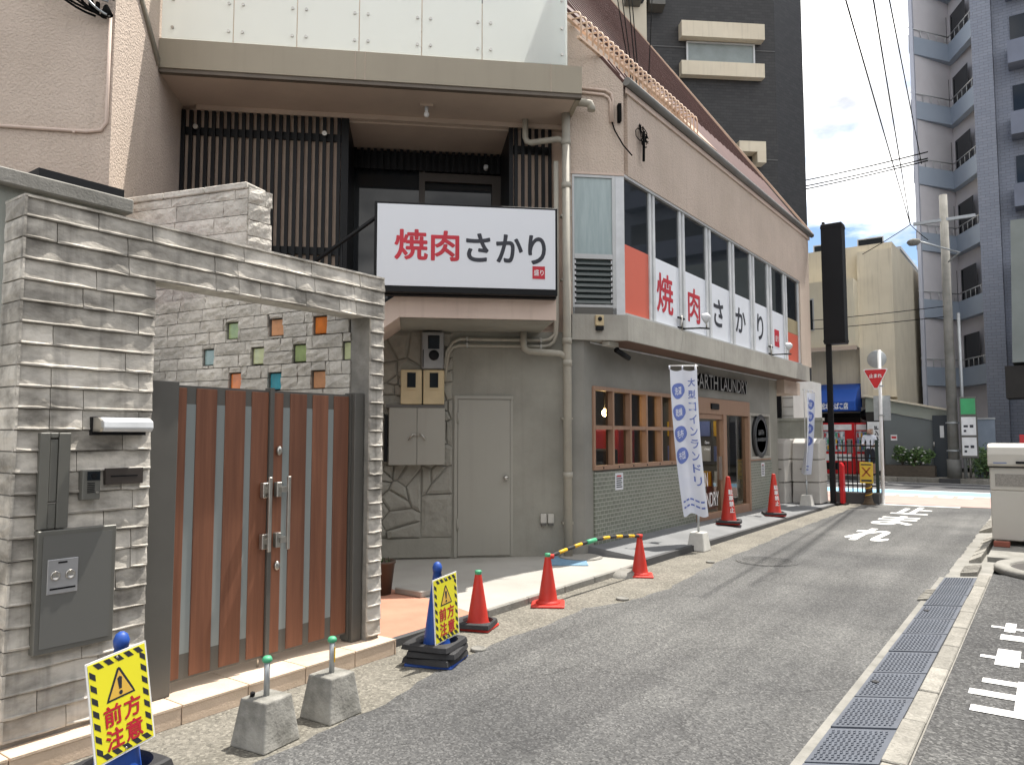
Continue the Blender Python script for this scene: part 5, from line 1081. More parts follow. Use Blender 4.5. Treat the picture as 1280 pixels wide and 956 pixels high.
# banner flags
def banner(x, y, z, label, fold, ht, drop, wid, ang):
    t0 = thing('banner_flag', (x, y, z), label, 'banner', 'coin laundry banners'); 
    sq = lambda hw, zz: [(x + a * hw, y + b * hw, z + zz) for a, b in ((-1, -1), (1, -1), (1, 1), (-1, 1))]
    MB().hexa(sq(.125, 0), sq(.09, .24)).obj('base_block', m_blockw, t0, bev=.012, seg=2)
    MB().cyl((x, y, z + .24), (x, y, z + .55), .016, n=12).obj('pole_sleeve', m_galv, t0); MB().cyl((x, y, z + .55), (x, y, z + ht), .0095, n=10).obj('pole', m_txt_white, t0)
    a = Vector((math.cos(ang), math.sin(ang), 0)); nrm = Vector((a.y, -a.x, 0)) * (-1 if Vector((a.y, -a.x, 0)).dot(Vector((x, y, 0))) > 0 else 1); p0_ = Vector((x, y, z + ht - .02))
    MB().tube([p0_ + a * -.03, p0_ + a * wid], .008, n=8).obj('cross_arm', m_txt_white, t0)
    for f in (0.02, .5, .98): MB().tube([p0_ + a * wid * f, p0_ + a * wid * f + Vector((0, 0, -.05))], .012, n=6).obj('loop', m_cloth_w, t0)
    def S_(s, t, off=0):                                             # s from pole (0) to free edge (1), t from top (0) to bottom (1)
        sway = .10 * t * t * fold; ph = s * 5.5 + t * 1.3
        w_ = wid * (1 - .12 * t * fold) 
        return p0_ + a * (w_ * s - .0) + nrm * (.055 * fold * math.sin(ph) * (.4 + .9 * t) + .09 * fold * abs(s - .48) * 1.6 + off) + a * -sway * (1 - .0) + Vector((0, 0, -.05 - .025 * math.sin(math.pi * (s * 2 % 1)) * (1 - t) - (drop - .05) * t - .02 * t * math.sin(s * 9)))
    MB().grid(lambda u, v: S_(u, v), 22, 40).obj('cloth', m_cloth_w, t0, recalc=False)
    def on(body_v, fs, cs, ct, ws, hs):
        return [S_(cs + (0.5 - v[0]) * ws, ct + (0.5 - v[1]) * hs, .004) for v in body_v], fs
    for i, wd in enumerate(('洗濯', '乾燥', '毛布', '布団')):
        cs, ct = .70, .14 + i * .15
        dv_ = [(.5, .5)] + [(.5 + .5 * math.cos(k * math.pi / 12) * q_, .5 + .5 * math.sin(k * math.pi / 12) * q_) for q_ in (.34, .67, 1.0) for k in range(24)]
        fs = [(0, 1 + k, 1 + (k + 1) % 24) for k in range(24)] + [(1 + q_ * 24 + k, 25 + q_ * 24 + k, 25 + q_ * 24 + (k + 1) % 24, 1 + q_ * 24 + (k + 1) % 24) for q_ in range(2) for k in range(24)]
        MB().add(*on(dv_, fs, cs, ct, .50, .22 / drop)).obj('printed_disc', m_print, t0, recalc=False)
        vs, fs2 = WORDS[wd]; x0 = min(v.x for v in vs); x1 = max(v.x for v in vs); y0 = min(v.y for v in vs); y1 = max(v.y for v in vs)
        nv = [((v.x - x0) / (x1 - x0), (v.y - y0) / (y1 - y0)) for v in vs]
        MB().add([S_(cs + (.5 - v[0]) * .26, ct + (.5 - v[1]) * .055, .006) for v in nv], fs2).obj('printed_word', m_cloth_w, t0, recalc=False)
    for i, ch in enumerate('大型コインランドリ'):
        if ch not in WORDS: continue
        vs, fs2 = WORDS[ch]; x0 = min(v.x for v in vs); x1 = max(v.x for v in vs); y0 = min(v.y for v in vs); y1 = max(v.y for v in vs)
        nv = [((v.x - x0) / (x1 - x0), (v.y - y0) / (y1 - y0)) for v in vs]
        MB().add([S_(.22 + (.5 - v[0]) * .26, .08 + i * .085 + (.5 - v[1]) * .06, .005) for v in nv], fs2).obj('printed_character', m_print, t0, recalc=False)
    for i in range(2): MB().add([S_(.5 + sx_ * .42, .90 + i * .04 + sy_ * .006, .005) for sy_ in (-1, 1) for sx_ in [k / 10 - 1 for k in range(21)]], [(k, k + 1, k + 22, k + 21) for k in range(20) if k % 4 != 3]).obj('printed_line', m_print, t0, recalc=False)
banner(-3.84, 9.55, 0, 'white and blue laundry banner on a pale block before the brown windows', 1.0, 2.46, 1.98, .36, math.radians(35.8 + 180))
banner(-4.20, 16.35, .04, 'folded white and blue laundry banner on a pale block before the grey storage bins', 1.5, 2.45, 1.75, .2, math.radians(35.8 + 10))

# tall black pillar sign and red post beside it
ps = thing('pillar_sign', (-3.95, 17.5, .03), 'tall black pillar sign on a post at the lane end', 'sign')
MB().box(-3.995, -3.885, 17.45, 17.55, .02, 3.55).obj('post', m_black, ps, bev=.006)
MB().box(-4.0, -3.56, 17.32, 17.66, 3.52, 6.20).obj('sign_box', m_black, ps, bev=.01)
for z in (3.56, 6.10): MB().box(-4.006, -3.553, 17.312, 17.668, z, z + .05).obj('sign_trim', m_black, ps)
MB().box(-3.99, -3.94, 17.4, 17.5, 6.2, 6.27).obj('bracket', m_black, ps)
MB().box(-4.14, -3.80, 17.30, 17.70, .035, .05).obj('foot_plate', m_black, ps)
o = thing('red_bollard', (-3.78, 17.75, .0), 'red metal barrier panel at the foot of the black pillar sign', 'bollard')
MB().prism([(-3.83, 17.62, .02), (-3.75, 17.62, .02), (-3.75, 17.62, .85), (-3.79, 17.62, .92), (-3.83, 17.62, .92)], (0, .2, 0)).obj('panel', m_vend, o, bev=.01); MB().box(-3.9, -3.70, 17.58, 17.86, 0, .03).obj('foot', m_black, o)

# grey storage bins
def bin_(x0, x1, y0, y1, label):
    z = .05; t0 = thing('storage_bin', ((x0 + x1) / 2, (y0 + y1) / 2, z), label, 'storage bin', 'grey storage bins')
    zs = [(.02, .0, .46), (.475, .008, .94)]
    for a, ins, b in zs:
        MB().hexa([(x0 + .0, y0 + .0, z + a), (x1, y0, z + a), (x1, y1, z + a), (x0, y1, z + a)], [(x0 + .012, y0 + .012, z + b), (x1 - .012, y0 + .012, z + b), (x1 - .012, y1 - .012, z + b), (x0 + .012, y1 - .012, z + b)]).obj('body_panel', m_shed, t0, bev=.012)
    MB().prism([(x0 + .01, y0 + .01, z + .955), (x0 + .01, y1 - .01, z + .955), (x0 + .01, y1 - .01, z + 1.38), (x0 + .01, y0 + .2, z + 1.40), (x0 + .01, y0 + .05, z + 1.30)], (x1 - x0 - .02, 0, 0)).obj('lid', m_shed, t0, bev=.02, seg=2)
    for k in range(5): MB().box(x0 + .03, x1 - .03, y0 - .006, y0 + .002, z + .06 + k * .05, z + .085 + k * .05).obj('rib', m_shed, t0)
    MB().box((x0 + x1) / 2 - .12, (x0 + x1) / 2 + .12, y0 - .01, y0 + .01, z + .74, z + .76).obj('grip', m_gatem, t0)
    MB().box(x0 + .02, x1 - .02, y0 + .02, y1 - .02, z, z + .02).obj('skid', m_black, t0)
bin_(-5.0, -4.62, 16.3, 17.2, 'grey plastic storage bin against the laundry end pier'); bin_(-4.60, -4.02, 16.75, 17.4, 'wide grey plastic storage bin beside the black pillar sign')
o = thing('side_wall', (-5.5, 17.9, .05), 'pale green-grey low wall behind the storage bins', 'wall'); MB().box(-6.3, -4.25, 17.95, 18.1, .03, 1.85).obj('wall_body', m_moss, o); MB().box(-6.3, -4.22, 17.92, 18.13, 1.852, 1.92).obj('coping', m_moss, o)

# black iron fence with yellow notice and stump
fe = thing('iron_fence', (-3.6, 18.25, 0), 'black iron bar fence on a dark kerb at the lane end', 'fence')
MB().box(-4.05, -3.13, 18.12, 18.42, 0, .25).obj('kerb', m_black_edge, fe, bev=.01)
for k in range(9): x = -3.98 + k * .098; MB().cyl((x, 18.26, .25), (x, 18.26, 1.36), .012, n=8).obj('bar', m_black, fe); MB().cyl((x, 18.26, 1.36), (x, 18.26, 1.42), .02, .004, n=8).obj('finial', m_black, fe)
for z in (.38, 1.0, 1.27): MB().box(-4.0, -3.15, 18.245, 18.275, z, z + .03).obj('rail', m_black, fe)
MB().box(-3.20, -3.14, 18.23, 18.29, .25, 1.42).obj('post', mat('post_green', (.012, .03, .025), rough=.5), fe)
tr = thing('stump_post', (-3.32, 18.0, 0), 'wrapped brown stump post with black and yellow tape', 'post')
MB().lathe([(.16, 0), (.10, .05), (.075, .15), (.06, .4), (.055, .75), (.05, .76), (.001, .77)], n=14, o=(-3.32, 18.0, 0)).obj('stump', mat('bark', (.12, .085, .055), (.07, .05, .03), nsc=8, rough=.9, bump=.6), tr)
for k in range(4): MB().tube([(-3.32 + .066 * math.cos(q_ * .5 + 3.6), 18.0 + .066 * math.sin(q_ * .5 + 3.6), .12 + k * .075 + q_ * .009) for q_ in range(9)], .011, n=6).obj('tape', m_tapey if k % 2 else m_black, tr)
yn = thing('yellow_notice', (-3.36, 17.93, .5), 'yellow notice with a red crossed pictogram on the stump post', 'sign')
MB().box(-3.47, -3.20, 17.915, 17.93, .47, .93).obj('board', mat('notice_yellow', (.72, .5, .05), rough=.5), yn, bev=.006)
for s_ in (-1, 1): MB().hexa(*[[(-3.335 + s_ * a_x - .02, 17.912, .72 + a_z) if q_ == 0 else (-3.335 + s_ * a_x + .02, 17.912, .72 + a_z) for a_x, a_z, q_ in ((-.08, -.1, 0), (-.08, -.1, 1), (.08, .1, 1), (.08, .1, 0))], [(-3.335 + s_ * a_x - .02, 17.9149, .72 + a_z) if q_ == 0 else (-3.335 + s_ * a_x + .02, 17.9149, .72 + a_z) for a_x, a_z, q_ in ((-.08, -.1, 0), (-.08, -.1, 1), (.08, .1, 1), (.08, .1, 0))]]).obj('cross', mat('cross_brown', (.35, .08, .02), rough=.5), yn)
MB().box(-3.44, -3.23, 17.911, 17.914, .51, .55).box(-3.44, -3.23, 17.911, 17.914, .865, .89).obj('print_line', m_txt_dark, yn)

# stop sign
ss = thing('stop_sign', (-3.08, 18.3, 0), 'red triangular stop sign on a white pole at the lane end', 'sign')
MB().cyl((-3.08, 18.3, 0), (-3.06, 18.3, 3.42), .036, n=14).obj('pole', m_txt_white, ss)
tri = lambda cx_, cz_, w_, h_, y: [(cx_ - w_ / 2, y, cz_ + h_ / 2), (cx_ - w_ / 2 + .03, y, cz_ + h_ / 2 + .02), (cx_ + w_ / 2 - .03, y, cz_ + h_ / 2 + .02), (cx_ + w_ / 2, y, cz_ + h_ / 2), (cx_ + .03, y, cz_ - h_ / 2), (cx_ - .03, y, cz_ - h_ / 2)]
MB().prism(tri(-3.14, 2.76, .50, .44, 18.24), (0, .012, 0)).obj('sign_rim', m_txt_white, ss); MB().prism(tri(-3.14, 2.765, .45, .39, 18.234), (0, .005, 0)).obj('sign_face', m_vend, ss)
put_word(MB(), '止まれ', frame((-3.27, 18.231, 2.80), (1, 0, 0), (0, 0, 1), (0, -1, 0)), .26, .085, .003).obj('lettering', m_txt_white, ss, recalc=False)
MB().lathe([(.001, -.006), (.19, -.006), (.2, 0), (.19, .006), (.001, .006)], n=32, o=(-3.12, 18.34, 3.22), ax=(Vector((1, 0, 0)), Vector((0, 0, 1)), Vector((0, 1, 0)))).obj('sign_back', m_galv, ss)
MB().box(-3.22, -2.88, 18.36, 18.375, 1.85, 2.4).obj('sign_back', m_galv, ss)
for z in (1.95, 2.6, 2.9): MB().box(-3.14, -3.0, 18.255, 18.345, z, z + .03).obj('clamp', m_galv, ss)

# beige equipment box in the lot, its pad and the planter ring
eq = thing('equipment_box', (-.1, 12.0, .05), 'beige metal equipment box with rounded hood on concrete feet', 'equipment box')
bx0, bx1, by0, by1 = -.70, .55, 11.9, 12.75
MB().box(bx0, bx1, by0, by1, .13, .78).obj('lower_body', m_equip, eq, bev=.012); MB().box(bx0, bx1, by0 + .004, by1, .783, 1.09).obj('upper_body', m_equip, eq, bev=.012)
MB().box(bx0 + .06, bx1 - .06, by0 - .004, by0 + .01, .84, 1.0).obj('grille', mat('grille_beige', (.33, .31, .27), (.22, .2, .18), nsc=60, stretch=(1, 1, 1)), eq)
pf = [(by0 - .02, 1.095), (by0 - .05, 1.12), (by0 - .05, 1.26), (by0 - .01, 1.36), (by0 + .08, 1.40), (by1, 1.40), (by1, 1.095)]
MB().prism([(bx0 - .015, a, b) for a, b in pf], (bx1 - bx0 + .03, 0, 0)).obj('hood', m_equip, eq, bev=.012)
MB().box(bx0 - .005, bx1, by0 - .03, by0 + .02, 1.088, 1.096).obj('shadow_gap', m_black, eq); MB().box(bx0 + .30, bx1 - .2, by0 - .075, by0 - .05, 1.14, 1.17).obj('handle', m_black, eq)
MB().box(bx0 + .05, bx0 + .2, by0 - .054, by0 - .05, 1.14, 1.155).obj('maker_plate', mat('plate_blue', (.15, .2, .35), rough=.5), eq)
for x in (bx0 + .08, bx1 - .2): MB().box(x, x + .1, by0 + .08, by0 + .2, .06, .13).obj('foot', m_block, eq)
struct(MB().box(-.69, 5, 10.7, 14.5, -.02, .06).obj('equipment_pad', m_conc_d))
o = thing('brick', (-.6, 11.85, .06), 'loose red brick under the beige equipment box', 'brick'); MB().box(-.68, -.5, 11.72, 11.86, .062, .128).obj('brick_body', mat('brick_red', (.28, .09, .06), rough=.9, bump=.4), o, bev=.006)
pr = thing('planter_ring', (.2, 10.3, 0), 'low concrete planter ring in front of the equipment box', 'planter')
MB().lathe([(.80, 0), (.80, .05), (.78, .07), (.66, .07), (.64, .055), (.64, .03)], n=40, o=(.2, 10.2, 0)).obj('ring', m_conc_d, pr); MB().cyl((.2, 10.2, .0), (.2, 10.2, .04), .64, n=32).obj('soil', m_potsoil, pr)

# pots by the door wall
for x, y, r_, h_, lab, mm in ((-4.83, 4.55, .085, .30, 'tall dark planter pot tucked behind the gate pillar', m_potsoil), (-5.05, 4.95, .13, .28, 'round brown plant pot with seedlings behind the gate pillar', mat('pot_brown', (.08, .055, .04), rough=.7))):
    o = thing('plant_pot', (x, y, .06), lab, 'plant pot'); MB().lathe([(r_ * .75, 0), (r_, h_), (r_ * 1.08, h_), (r_ * 1.08, h_ + .02), (r_ * .9, h_ + .02), (r_ * .88, h_ - .02), (.001, h_ - .02)], n=20, o=(x, y, .062)).obj('pot', mm, o)
    lf = MB()
    for k in range(26):
        a = random.uniform(0, 6.28); q_ = random.uniform(0, r_ * .8); b = Vector((x + q_ * math.cos(a), y + q_ * math.sin(a), .06 + h_)); tp = b + Vector((random.uniform(-.03, .03), random.uniform(-.03, .03), random.uniform(.02, .07))); sd_ = Vector((math.cos(a + 1.5), math.sin(a + 1.5), 0)) * .012
        lf.add([b - sd_ * .3, b.lerp(tp, .6) - sd_, tp, b.lerp(tp, .6) + sd_], [(0, 1, 2, 3)])
    lf.obj('leaves', m_leaf, o, recalc=False)
o = thing('paving_slab', (-4.75, 5.1, .06), 'small loose concrete slab lying before the plant pots', 'slab'); MB().box(-4.95, -4.62, 5.03, 5.25, .062, .12).obj('slab', m_conc, o, bev=.008)

# ================================================================== neighbours and the far side of the main road
def win(parent, F, a0, a1, z0, z1, m=None, fr=None, out=.0, t=.05):
    f_ = MB(F).box(a0, a1, out - .02, out + .03, z0, z0 + t).box(a0, a1, out - .02, out + .03, z1 - t, z1).box(a0, a0 + t, out - .02, out + .03, z0 + t, z1 - t).box(a1 - t, a1, out - .02, out + .03, z0 + t, z1 - t).obj('window', fr or m_alu, parent)
    MB(F).box(a0 + t, a1 - t, out - .01, out + .006, z0 + t, z1 - t).obj('pane', m or m_glass, f_); return f_
# black brick tower behind the roof
e1 = Vector((math.sin(R(48.9)), math.cos(R(48.9)), 0)); e2 = Vector((math.sin(R(16.4)), math.cos(R(16.4)), 0))
def lane_pt(px, Y): p = on_plane(px, 300, (0, Y, 0), (0, 1, 0)); return Vector((p.x, p.y, 0))
c0 = lane_pt(975, 21.0)
tw = thing('brick_tower', tuple(c0 - e1 * 3), 'tall black brick apartment tower behind the red-brown roof', 'building')
pA = c0 - e1 * 14; pB = c0; pC = c0 + e2 * 1.42; pD = pC + Vector((-.9, .4, 0)) * 14; 
MB().prism([pA, pB, pC, pD, pA + Vector((-4, 10, 0))], (0, 0, 17)).obj('tower_wall', m_blackbrick, tw)
n1 = Vector((e1.y, -e1.x, 0)); FT1 = frame(tuple(c0), e1, n1)
for z in (6.05, 9.2, 12.35, 15.5): MB(FT1).box(-14, -.01, .0, .012, z, z + .03).obj('string_course', mat('course_grey', (.12, .12, .12), rough=.8), tw)
pw_ = [on_plane(px, py, tuple(c0), n1) for px, py in ((848, 32), (952, 102))]
va, vb = [FT1.inverted() @ p for p in pw_]
z0, z1 = vb.z, va.z
MB(FT1).box(va.x, vb.x, 0, .28, z1 - .45, z1).obj('window_hood', m_cream, tw); MB(FT1).box(va.x, vb.x, 0, .22, z0, z0 + .4).obj('window_sill', m_cream, tw)
win(tw, FT1, va.x + .2, vb.x - .2, z0 + .42, z1 - .47, m=mat('pale_glass', (.25, .29, .28), rough=.2), out=.03)
pq = [FT1.inverted() @ on_plane(px, py, tuple(c0), n1) for px, py in ((918, 182), (951, 196))]
MB(FT1).box(pq[0].x, pq[1].x, 0, .35, pq[1].z, pq[0].z).obj('window_hood', m_cream, tw); MB(FT1).box(pq[1].x - .25, pq[1].x, 0, .35, pq[1].z - .3, pq[1].z - .002).obj('hood_end', m_cream, tw)
MB(FT1).box(pq[0].x, pq[1].x - .3, .0, .02, pq[1].z - 1.2, pq[1].z - .05).obj('window', m_glass, tw)
vc = [FT1.inverted() @ on_plane(px, py, tuple(c0), n1) for px, py in ((700, 0), (806, 140))]
MB(FT1).box(vc[0].x, vc[1].x, .012, .30, 6, 16.8).obj('pale_bay', mat('bay_cream', (.66, .60, .48), rough=.8, nsc=.6), tw)
for px, oo in ((786, .32), (818, .02)):
    q_ = FT1.inverted() @ on_plane(px, 9, tuple(c0), n1); MB(FT1).prism([(q_.x - .22, oo, q_.z + .3), (q_.x - .22, oo + .3, q_.z + .22), (q_.x - .22, oo + .3, q_.z - .1), (q_.x - .22, oo, q_.z - .18)], (.44, 0, 0)).obj('vent_hood', m_gatem, tw)
q_ = FT1.inverted() @ on_plane(797, 9, tuple(c0), n1); MB(FT1).cyl((q_.x, .3, q_.z), (q_.x, .36, q_.z), .09, n=12).obj('vent_cap', m_black, tw)

# small building behind the bins (black shutter, white tiles)
nb_ = thing('annex', (-6, 19.2, 0), 'low white tiled annex with a black shutter behind the storage bins', 'building')
MB().box(-9, -4.95, 18.3, 21.0, 0, 2.9).obj('wall', mat('white_tile', (.60, .60, .58), (.54, .54, .52), rough=.5, nsc=3), nb_)
MB().box(-5.95, -5.22, 18.24, 18.298, 1.6, 3.2).obj('shutter', m_black, nb_)
for k in range(12): MB().box(-5.95, -5.22, 18.225, 18.239, 1.62 + k * .13, 1.70 + k * .13).obj('shutter_slat', m_black, nb_)
for k in range(14): MB().box(-5.2, -4.95, 18.29, 18.2985, .3 + k * .21, .312 + k * .21).obj('tile_joint', m_mortar, nb_)

# tobacco shop: cream building with blue awning
sh = thing('tobacco_shop', (-6.5, 31, .14), 'cream building with blue shop awning across the main road', 'building')
Y = 30.0
def fx(px): return on_y(px, 500, Y).x
MB().box(-16, fx(1122), Y, Y + 9, .12, 8.6).obj('wall', m_cream, sh)
MB().box(fx(1079), fx(1123), Y - .35, Y - .002, 2.9, 8.3).obj('bay', m_cream, sh)
MB().box(fx(1000), fx(1079), Y - 1.1, Y - .002, 4.75, 7.2).obj('upper_bay', mat('upper_cream', (.68, .62, .48), (.62, .56, .43), rough=.85, nsc=1, streak=.2, streak_col=(.4, .35, .27)), sh)
MB().box(fx(1000), fx(1081), Y - 1.2, Y - 1.1, 4.6, 4.749).obj('bay_edge', m_soff, sh)
MB().box(fx(1000), fx(1090), Y - .02, Y - .001, 2.2, 2.36).obj('shop_header', m_black, sh)
MB().box(-16, fx(1075), Y - .012, Y - .0015, .14, 2.2).obj('shop_front', m_darkint, sh)
win(sh, frame((0, Y - 1.1, 0), (1, 0, 0), (0, -1, 0)), fx(1012), fx(1030), 5.4, 6.6); win(sh, frame((0, Y - .002, 0), (1, 0, 0), (0, -1, 0)), fx(1124) - 1.0, fx(1122) - .2, 4.6, 5.8)
aw = thing('awning', (fx(1040), Y - 1.0, 2.35), 'blue shop awning with white lettering across the main road', 'awning')
xa, xb = fx(995), fx(1078)
MB().prism([(xa, Y - .04, 3.45), (xa, Y - .75, 3.2), (xa, Y - 1.25, 2.75), (xa, Y - 1.25, 2.4), (xa, Y - .04, 2.4)], (xb - xa, 0, 0)).obj('awning_cloth', m_bluecloth, aw, bev=.02)
xt0 = on_y(1026, 512, Y - 1.27).x; xt1 = on_y(1060, 512, Y - 1.27).x
put_word(MB(), '松本たばこ店', frame((xt0, Y - 1.262, 2.46), (1, 0, 0), (0, 0, 1), (0, -1, 0)), xt1 - xt0, .24, .006).obj('lettering', m_txt_white, aw, recalc=False)
def vend(x0, w_, label, y=28.9):
    t0 = thing('vending_machine', (x0 + w_ / 2, y + .3, .14), label, 'vending machine', 'drink vending machines')
    MB().box(x0, x0 + w_, y, y + .65, .145, 1.98).obj('cabinet', m_vend, t0, bev=.02)
    MB().box(x0 + .08, x0 + w_ - .08, y - .012, y + .01, 1.72, 1.92).obj('header_panel', m_txt_white, t0); 
    MB().box(x0 + .08, x0 + w_ * .72, y - .01, y + .01, .95, 1.68).obj('display', mat('display_pale', (.55, .6, .62), (.2, .25, .3), nsc=14, contrast=(.45, .55)), t0)
    for r_ in range(3):
        for k in range(7): MB().box(x0 + .11 + k * w_ * .085, x0 + .11 + k * w_ * .085 + .05, y - .02, y - .009, 1.02 + r_ * .22, 1.17 + r_ * .22).obj('sample_can', (m_txt_white, m_print, m_vend, m_tapey, m_tapeg)[(k * 3 + r_) % 5], t0)
    MB().box(x0 + w_ * .78, x0 + w_ - .06, y - .012, y + .01, .9, 1.4).obj('coin_panel', m_steel, t0); MB().box(x0 + .15, x0 + w_ * .7, y - .012, y + .01, .3, .55).obj('delivery_flap', m_black, t0); MB().box(x0 + .1, x0 + w_ - .1, y - .008, y + .01, .62, .86).obj('logo_band', m_txt_white, t0)
xv = on_y(1027, 560, 28.9).x; vend(xv, 1.12, 'red drink vending machine under the blue awning'); vend(on_y(1068, 560, 29.2).x, .75, 'narrower red vending machine beside the air conditioner wall', 29.2)
o = thing('air_conditioner', (fx(1081), Y - .3, 2.0), 'small grey air conditioner unit on the cream wall', 'air conditioner'); MB().box(fx(1078), fx(1090), Y - .35, Y - .01, 2.0, 2.55).obj('case', mat('ac_grey', (.3, .29, .27), rough=.6), o, bev=.02); MB().lathe([(.2, 0), (.2, .02), (.001, .02)], n=20, o=(fx(1084), Y - .352, 2.27), ax=(Vector((1, 0, 0)), Vector((0, 0, 1)), Vector((0, -1, 0)))).obj('fan_grille', m_black, o)
MB().box(fx(1078), fx(1090), Y - .3, Y - .01, 1.94, 1.999).obj('bracket', m_galv, o)
# lean-to with slatted fence, planter and poster
lt_ = thing('lean_to', (-4.0, 29.6, .14), 'grey sheet-metal lean-to with sloping roof beside the cream shop', 'building')
m_sheet = mat('grey_sheet', (.17, .19, .19), (.15, .165, .165), rough=.7, nsc=1)
gx = lambda px, Yv: on_y(px, 560, Yv).x
MB().prism([(gx(1106, 29), 29.0, .14), (gx(1182, 29), 29.0, .14), (gx(1182, 29), 29.0, 1.95), (gx(1106, 29), 29.0, 2.35)], (0, .9, 0)).obj('wall', m_sheet, lt_)
MB().prism([(gx(1084, 29), 28.95, 2.9), (gx(1184, 29), 28.95, 2.35), (gx(1184, 29), 28.95, 1.96), (gx(1106, 29), 28.95, 2.36), (gx(1084, 29), 28.95, 2.36)], (0, 1, 0)).obj('upper_panel', mat('panel_greygreen', (.34, .36, .31), rough=.7, nsc=1), lt_)
MB().prism([(gx(1082, 29), 28.8, 2.91), (gx(1186, 29), 28.8, 2.36), (gx(1186, 29), 28.8, 2.42), (gx(1082, 29), 28.8, 2.99)], (0, 1.3, 0)).obj('roof', m_cream, lt_)
MB().box(gx(1084, 29), gx(1105, 29), 28.97, 29.0, .14, 2.355).obj('door_panel', m_darkint, lt_)
o = thing('wall_notice', (gx(1118, 29), 28.98, 1.5), 'small red and white notice on the grey lean-to wall', 'notice'); MB().box(gx(1114, 29), gx(1122, 29), 28.985, 28.998, 1.35, 1.55).obj('board', m_txt_white, o); MB().box(gx(1115, 29), gx(1121, 29), 28.98, 28.984, 1.42, 1.49).obj('print', m_vend, o)
po = thing('poster_stand', (gx(1091, 28.6), 28.6, .14), 'upright poster stand with a blue and white print by the vending machines', 'poster')
x0, x1 = gx(1085, 28.6), gx(1101, 28.6)
MB().box(x0, x1, 28.6, 28.64, .3, 2.0).obj('board', m_txt_white, po); MB().box(x0 + .02, x0 + (x1 - x0) * .6, 28.594, 28.599, .33, .95).obj('print_block', mat('print_sky', (.12, .38, .6), (.3, .5, .65), nsc=6), po); MB().box(x0 + .05, x0 + (x1 - x0) * .45, 28.594, 28.599, 1.0, 1.75).obj('print_block', mat('print_tan', (.45, .28, .2), (.6, .5, .42), nsc=5), po)
put_word(MB(), 'スタンド', frame((x1 - .06, 28.594, 1.15), (0, 0, 1), (-1, 0, 0), (0, -1, 0)), .7, .13, .01).obj('lettering', m_txt_dark, po, recalc=False)
for x in (x0 + .03, x1 - .05): MB().box(x, x + .03, 28.58, 28.66, .14, .31).obj('leg', m_black, po)
# far planter with flowering shrub
pl = thing('planter_box', (-3.8, 28.4, .14), 'long brown planter box below the lean-to wall', 'planter'); px0, px1 = gx(1106, 28.4), gx(1168, 28.4)
MB().box(px0, px1, 28.3, 28.75, .145, .52).obj('box', mat('planter_brown', (.11, .09, .07), (.07, .055, .04), nsc=8, stretch=(1, 1, 6)), pl); MB().box(px0 + .03, px1 - .03, 28.33, 28.72, .52, .53).obj('soil', m_potsoil, pl)
def shrub(name, x0, x1, y0, y1, z0, h, n, label, flowers=0, seed=1):
    rr_ = random.Random(seed); t0 = thing(name, ((x0 + x1) / 2, (y0 + y1) / 2, z0), label, 'shrub')
    cl = [(rr_.uniform(x0, x1), rr_.uniform(y0, y1), z0 + h * rr_.uniform(.25, .8), h * rr_.uniform(.22, .4)) for _ in range(12)]
    st_ = MB()
    for c in cl[:7]: st_.tube([((x0 + x1) / 2 * .3 + c[0] * .7, (y0 + y1) / 2, z0), (c[0], c[1], c[2])], .012, n=5)
    st_.obj('stem', mat('stem_brown', (.08, .055, .035), rough=.9), t0)
    for k in range(2):
        lf = MB()
        for i in range(n // 2):
            c = cl[rr_.randrange(12)]; d = Vector((rr_.gauss(0, 1), rr_.gauss(0, 1), rr_.gauss(0, 1))).normalized() * c[3] * rr_.uniform(.5, 1)
            p = Vector(c[:3]) + d; a = Vector((rr_.gauss(0, 1), rr_.gauss(0, 1), rr_.gauss(0, .6))).normalized() * .055; b = a.orthogonal().normalized() * .025
            lf.add([p - a, p + b, p + a, p - b], [(0, 1, 2, 3)])
        lf.obj('foliage', (m_leaf, mat('leaf_light', (.12, .2, .06), rough=.6))[k], t0, recalc=False)
    if flowers:
        fl = MB()
        for i in range(flowers):
            c = cl[rr_.randrange(12)]; p = Vector(c[:3]) + Vector((rr_.gauss(0, 1), -abs(rr_.gauss(0, 1)) - .3, rr_.gauss(0, 1))).normalized() * c[3] * 1.02
            fl.lathe([(.001, -.02), (.045, 0), (.001, .02)], n=6, o=p)
        fl.obj('blossom', m_flower, t0, recalc=False)
shrub('flowering_shrub', px0 + .1, px1 - .1, 28.35, 28.6, .53, .62, 1400, 'green shrub with white flowers in the brown planter', 26, 3)
shrub('green_shrub', gx(1222, 28.6), gx(1238, 28.6), 28.5, 28.9, .14, 1.0, 900, 'dark green shrub at the foot of the pale blue wall', 0, 5)
# side door, utility pole, bus stop
o = thing('side_door', (gx(1176, 29), 28.9, .14), 'dark door with a small white notice beside the lean-to', 'door'); MB().box(gx(1167, 28.9), gx(1186, 28.9), 28.85, 28.94, .14, 2.2).obj('door_leaf', mat('door_navy', (.02, .03, .04), rough=.4), o); MB().box(gx(1176, 28.9), gx(1181, 28.9), 28.835, 28.849, 1.45, 1.85).obj('notice', m_txt_white, o); MB().cyl((gx(1168, 28.9), 28.84, 1.1), (gx(1168, 28.9), 28.84, 1.3), .015, n=8).obj('handle', m_steel, o)
up_ = thing('utility_pole', (gx(1192, 28.2), 28.2, .14), 'grey concrete utility pole across the main road', 'utility pole'); ux = gx(1192, 28.2)
MB().cyl((ux, 28.2, .14), (ux, 28.2, 9.5), .165, .12, n=20).obj('pole', m_conc_d, up_); MB().cyl((ux, 28.2, .14), (ux, 28.2, .75), .21, n=20).obj('pole_wrap', mat('wrap_grey', (.16, .16, .15), rough=.7), up_)
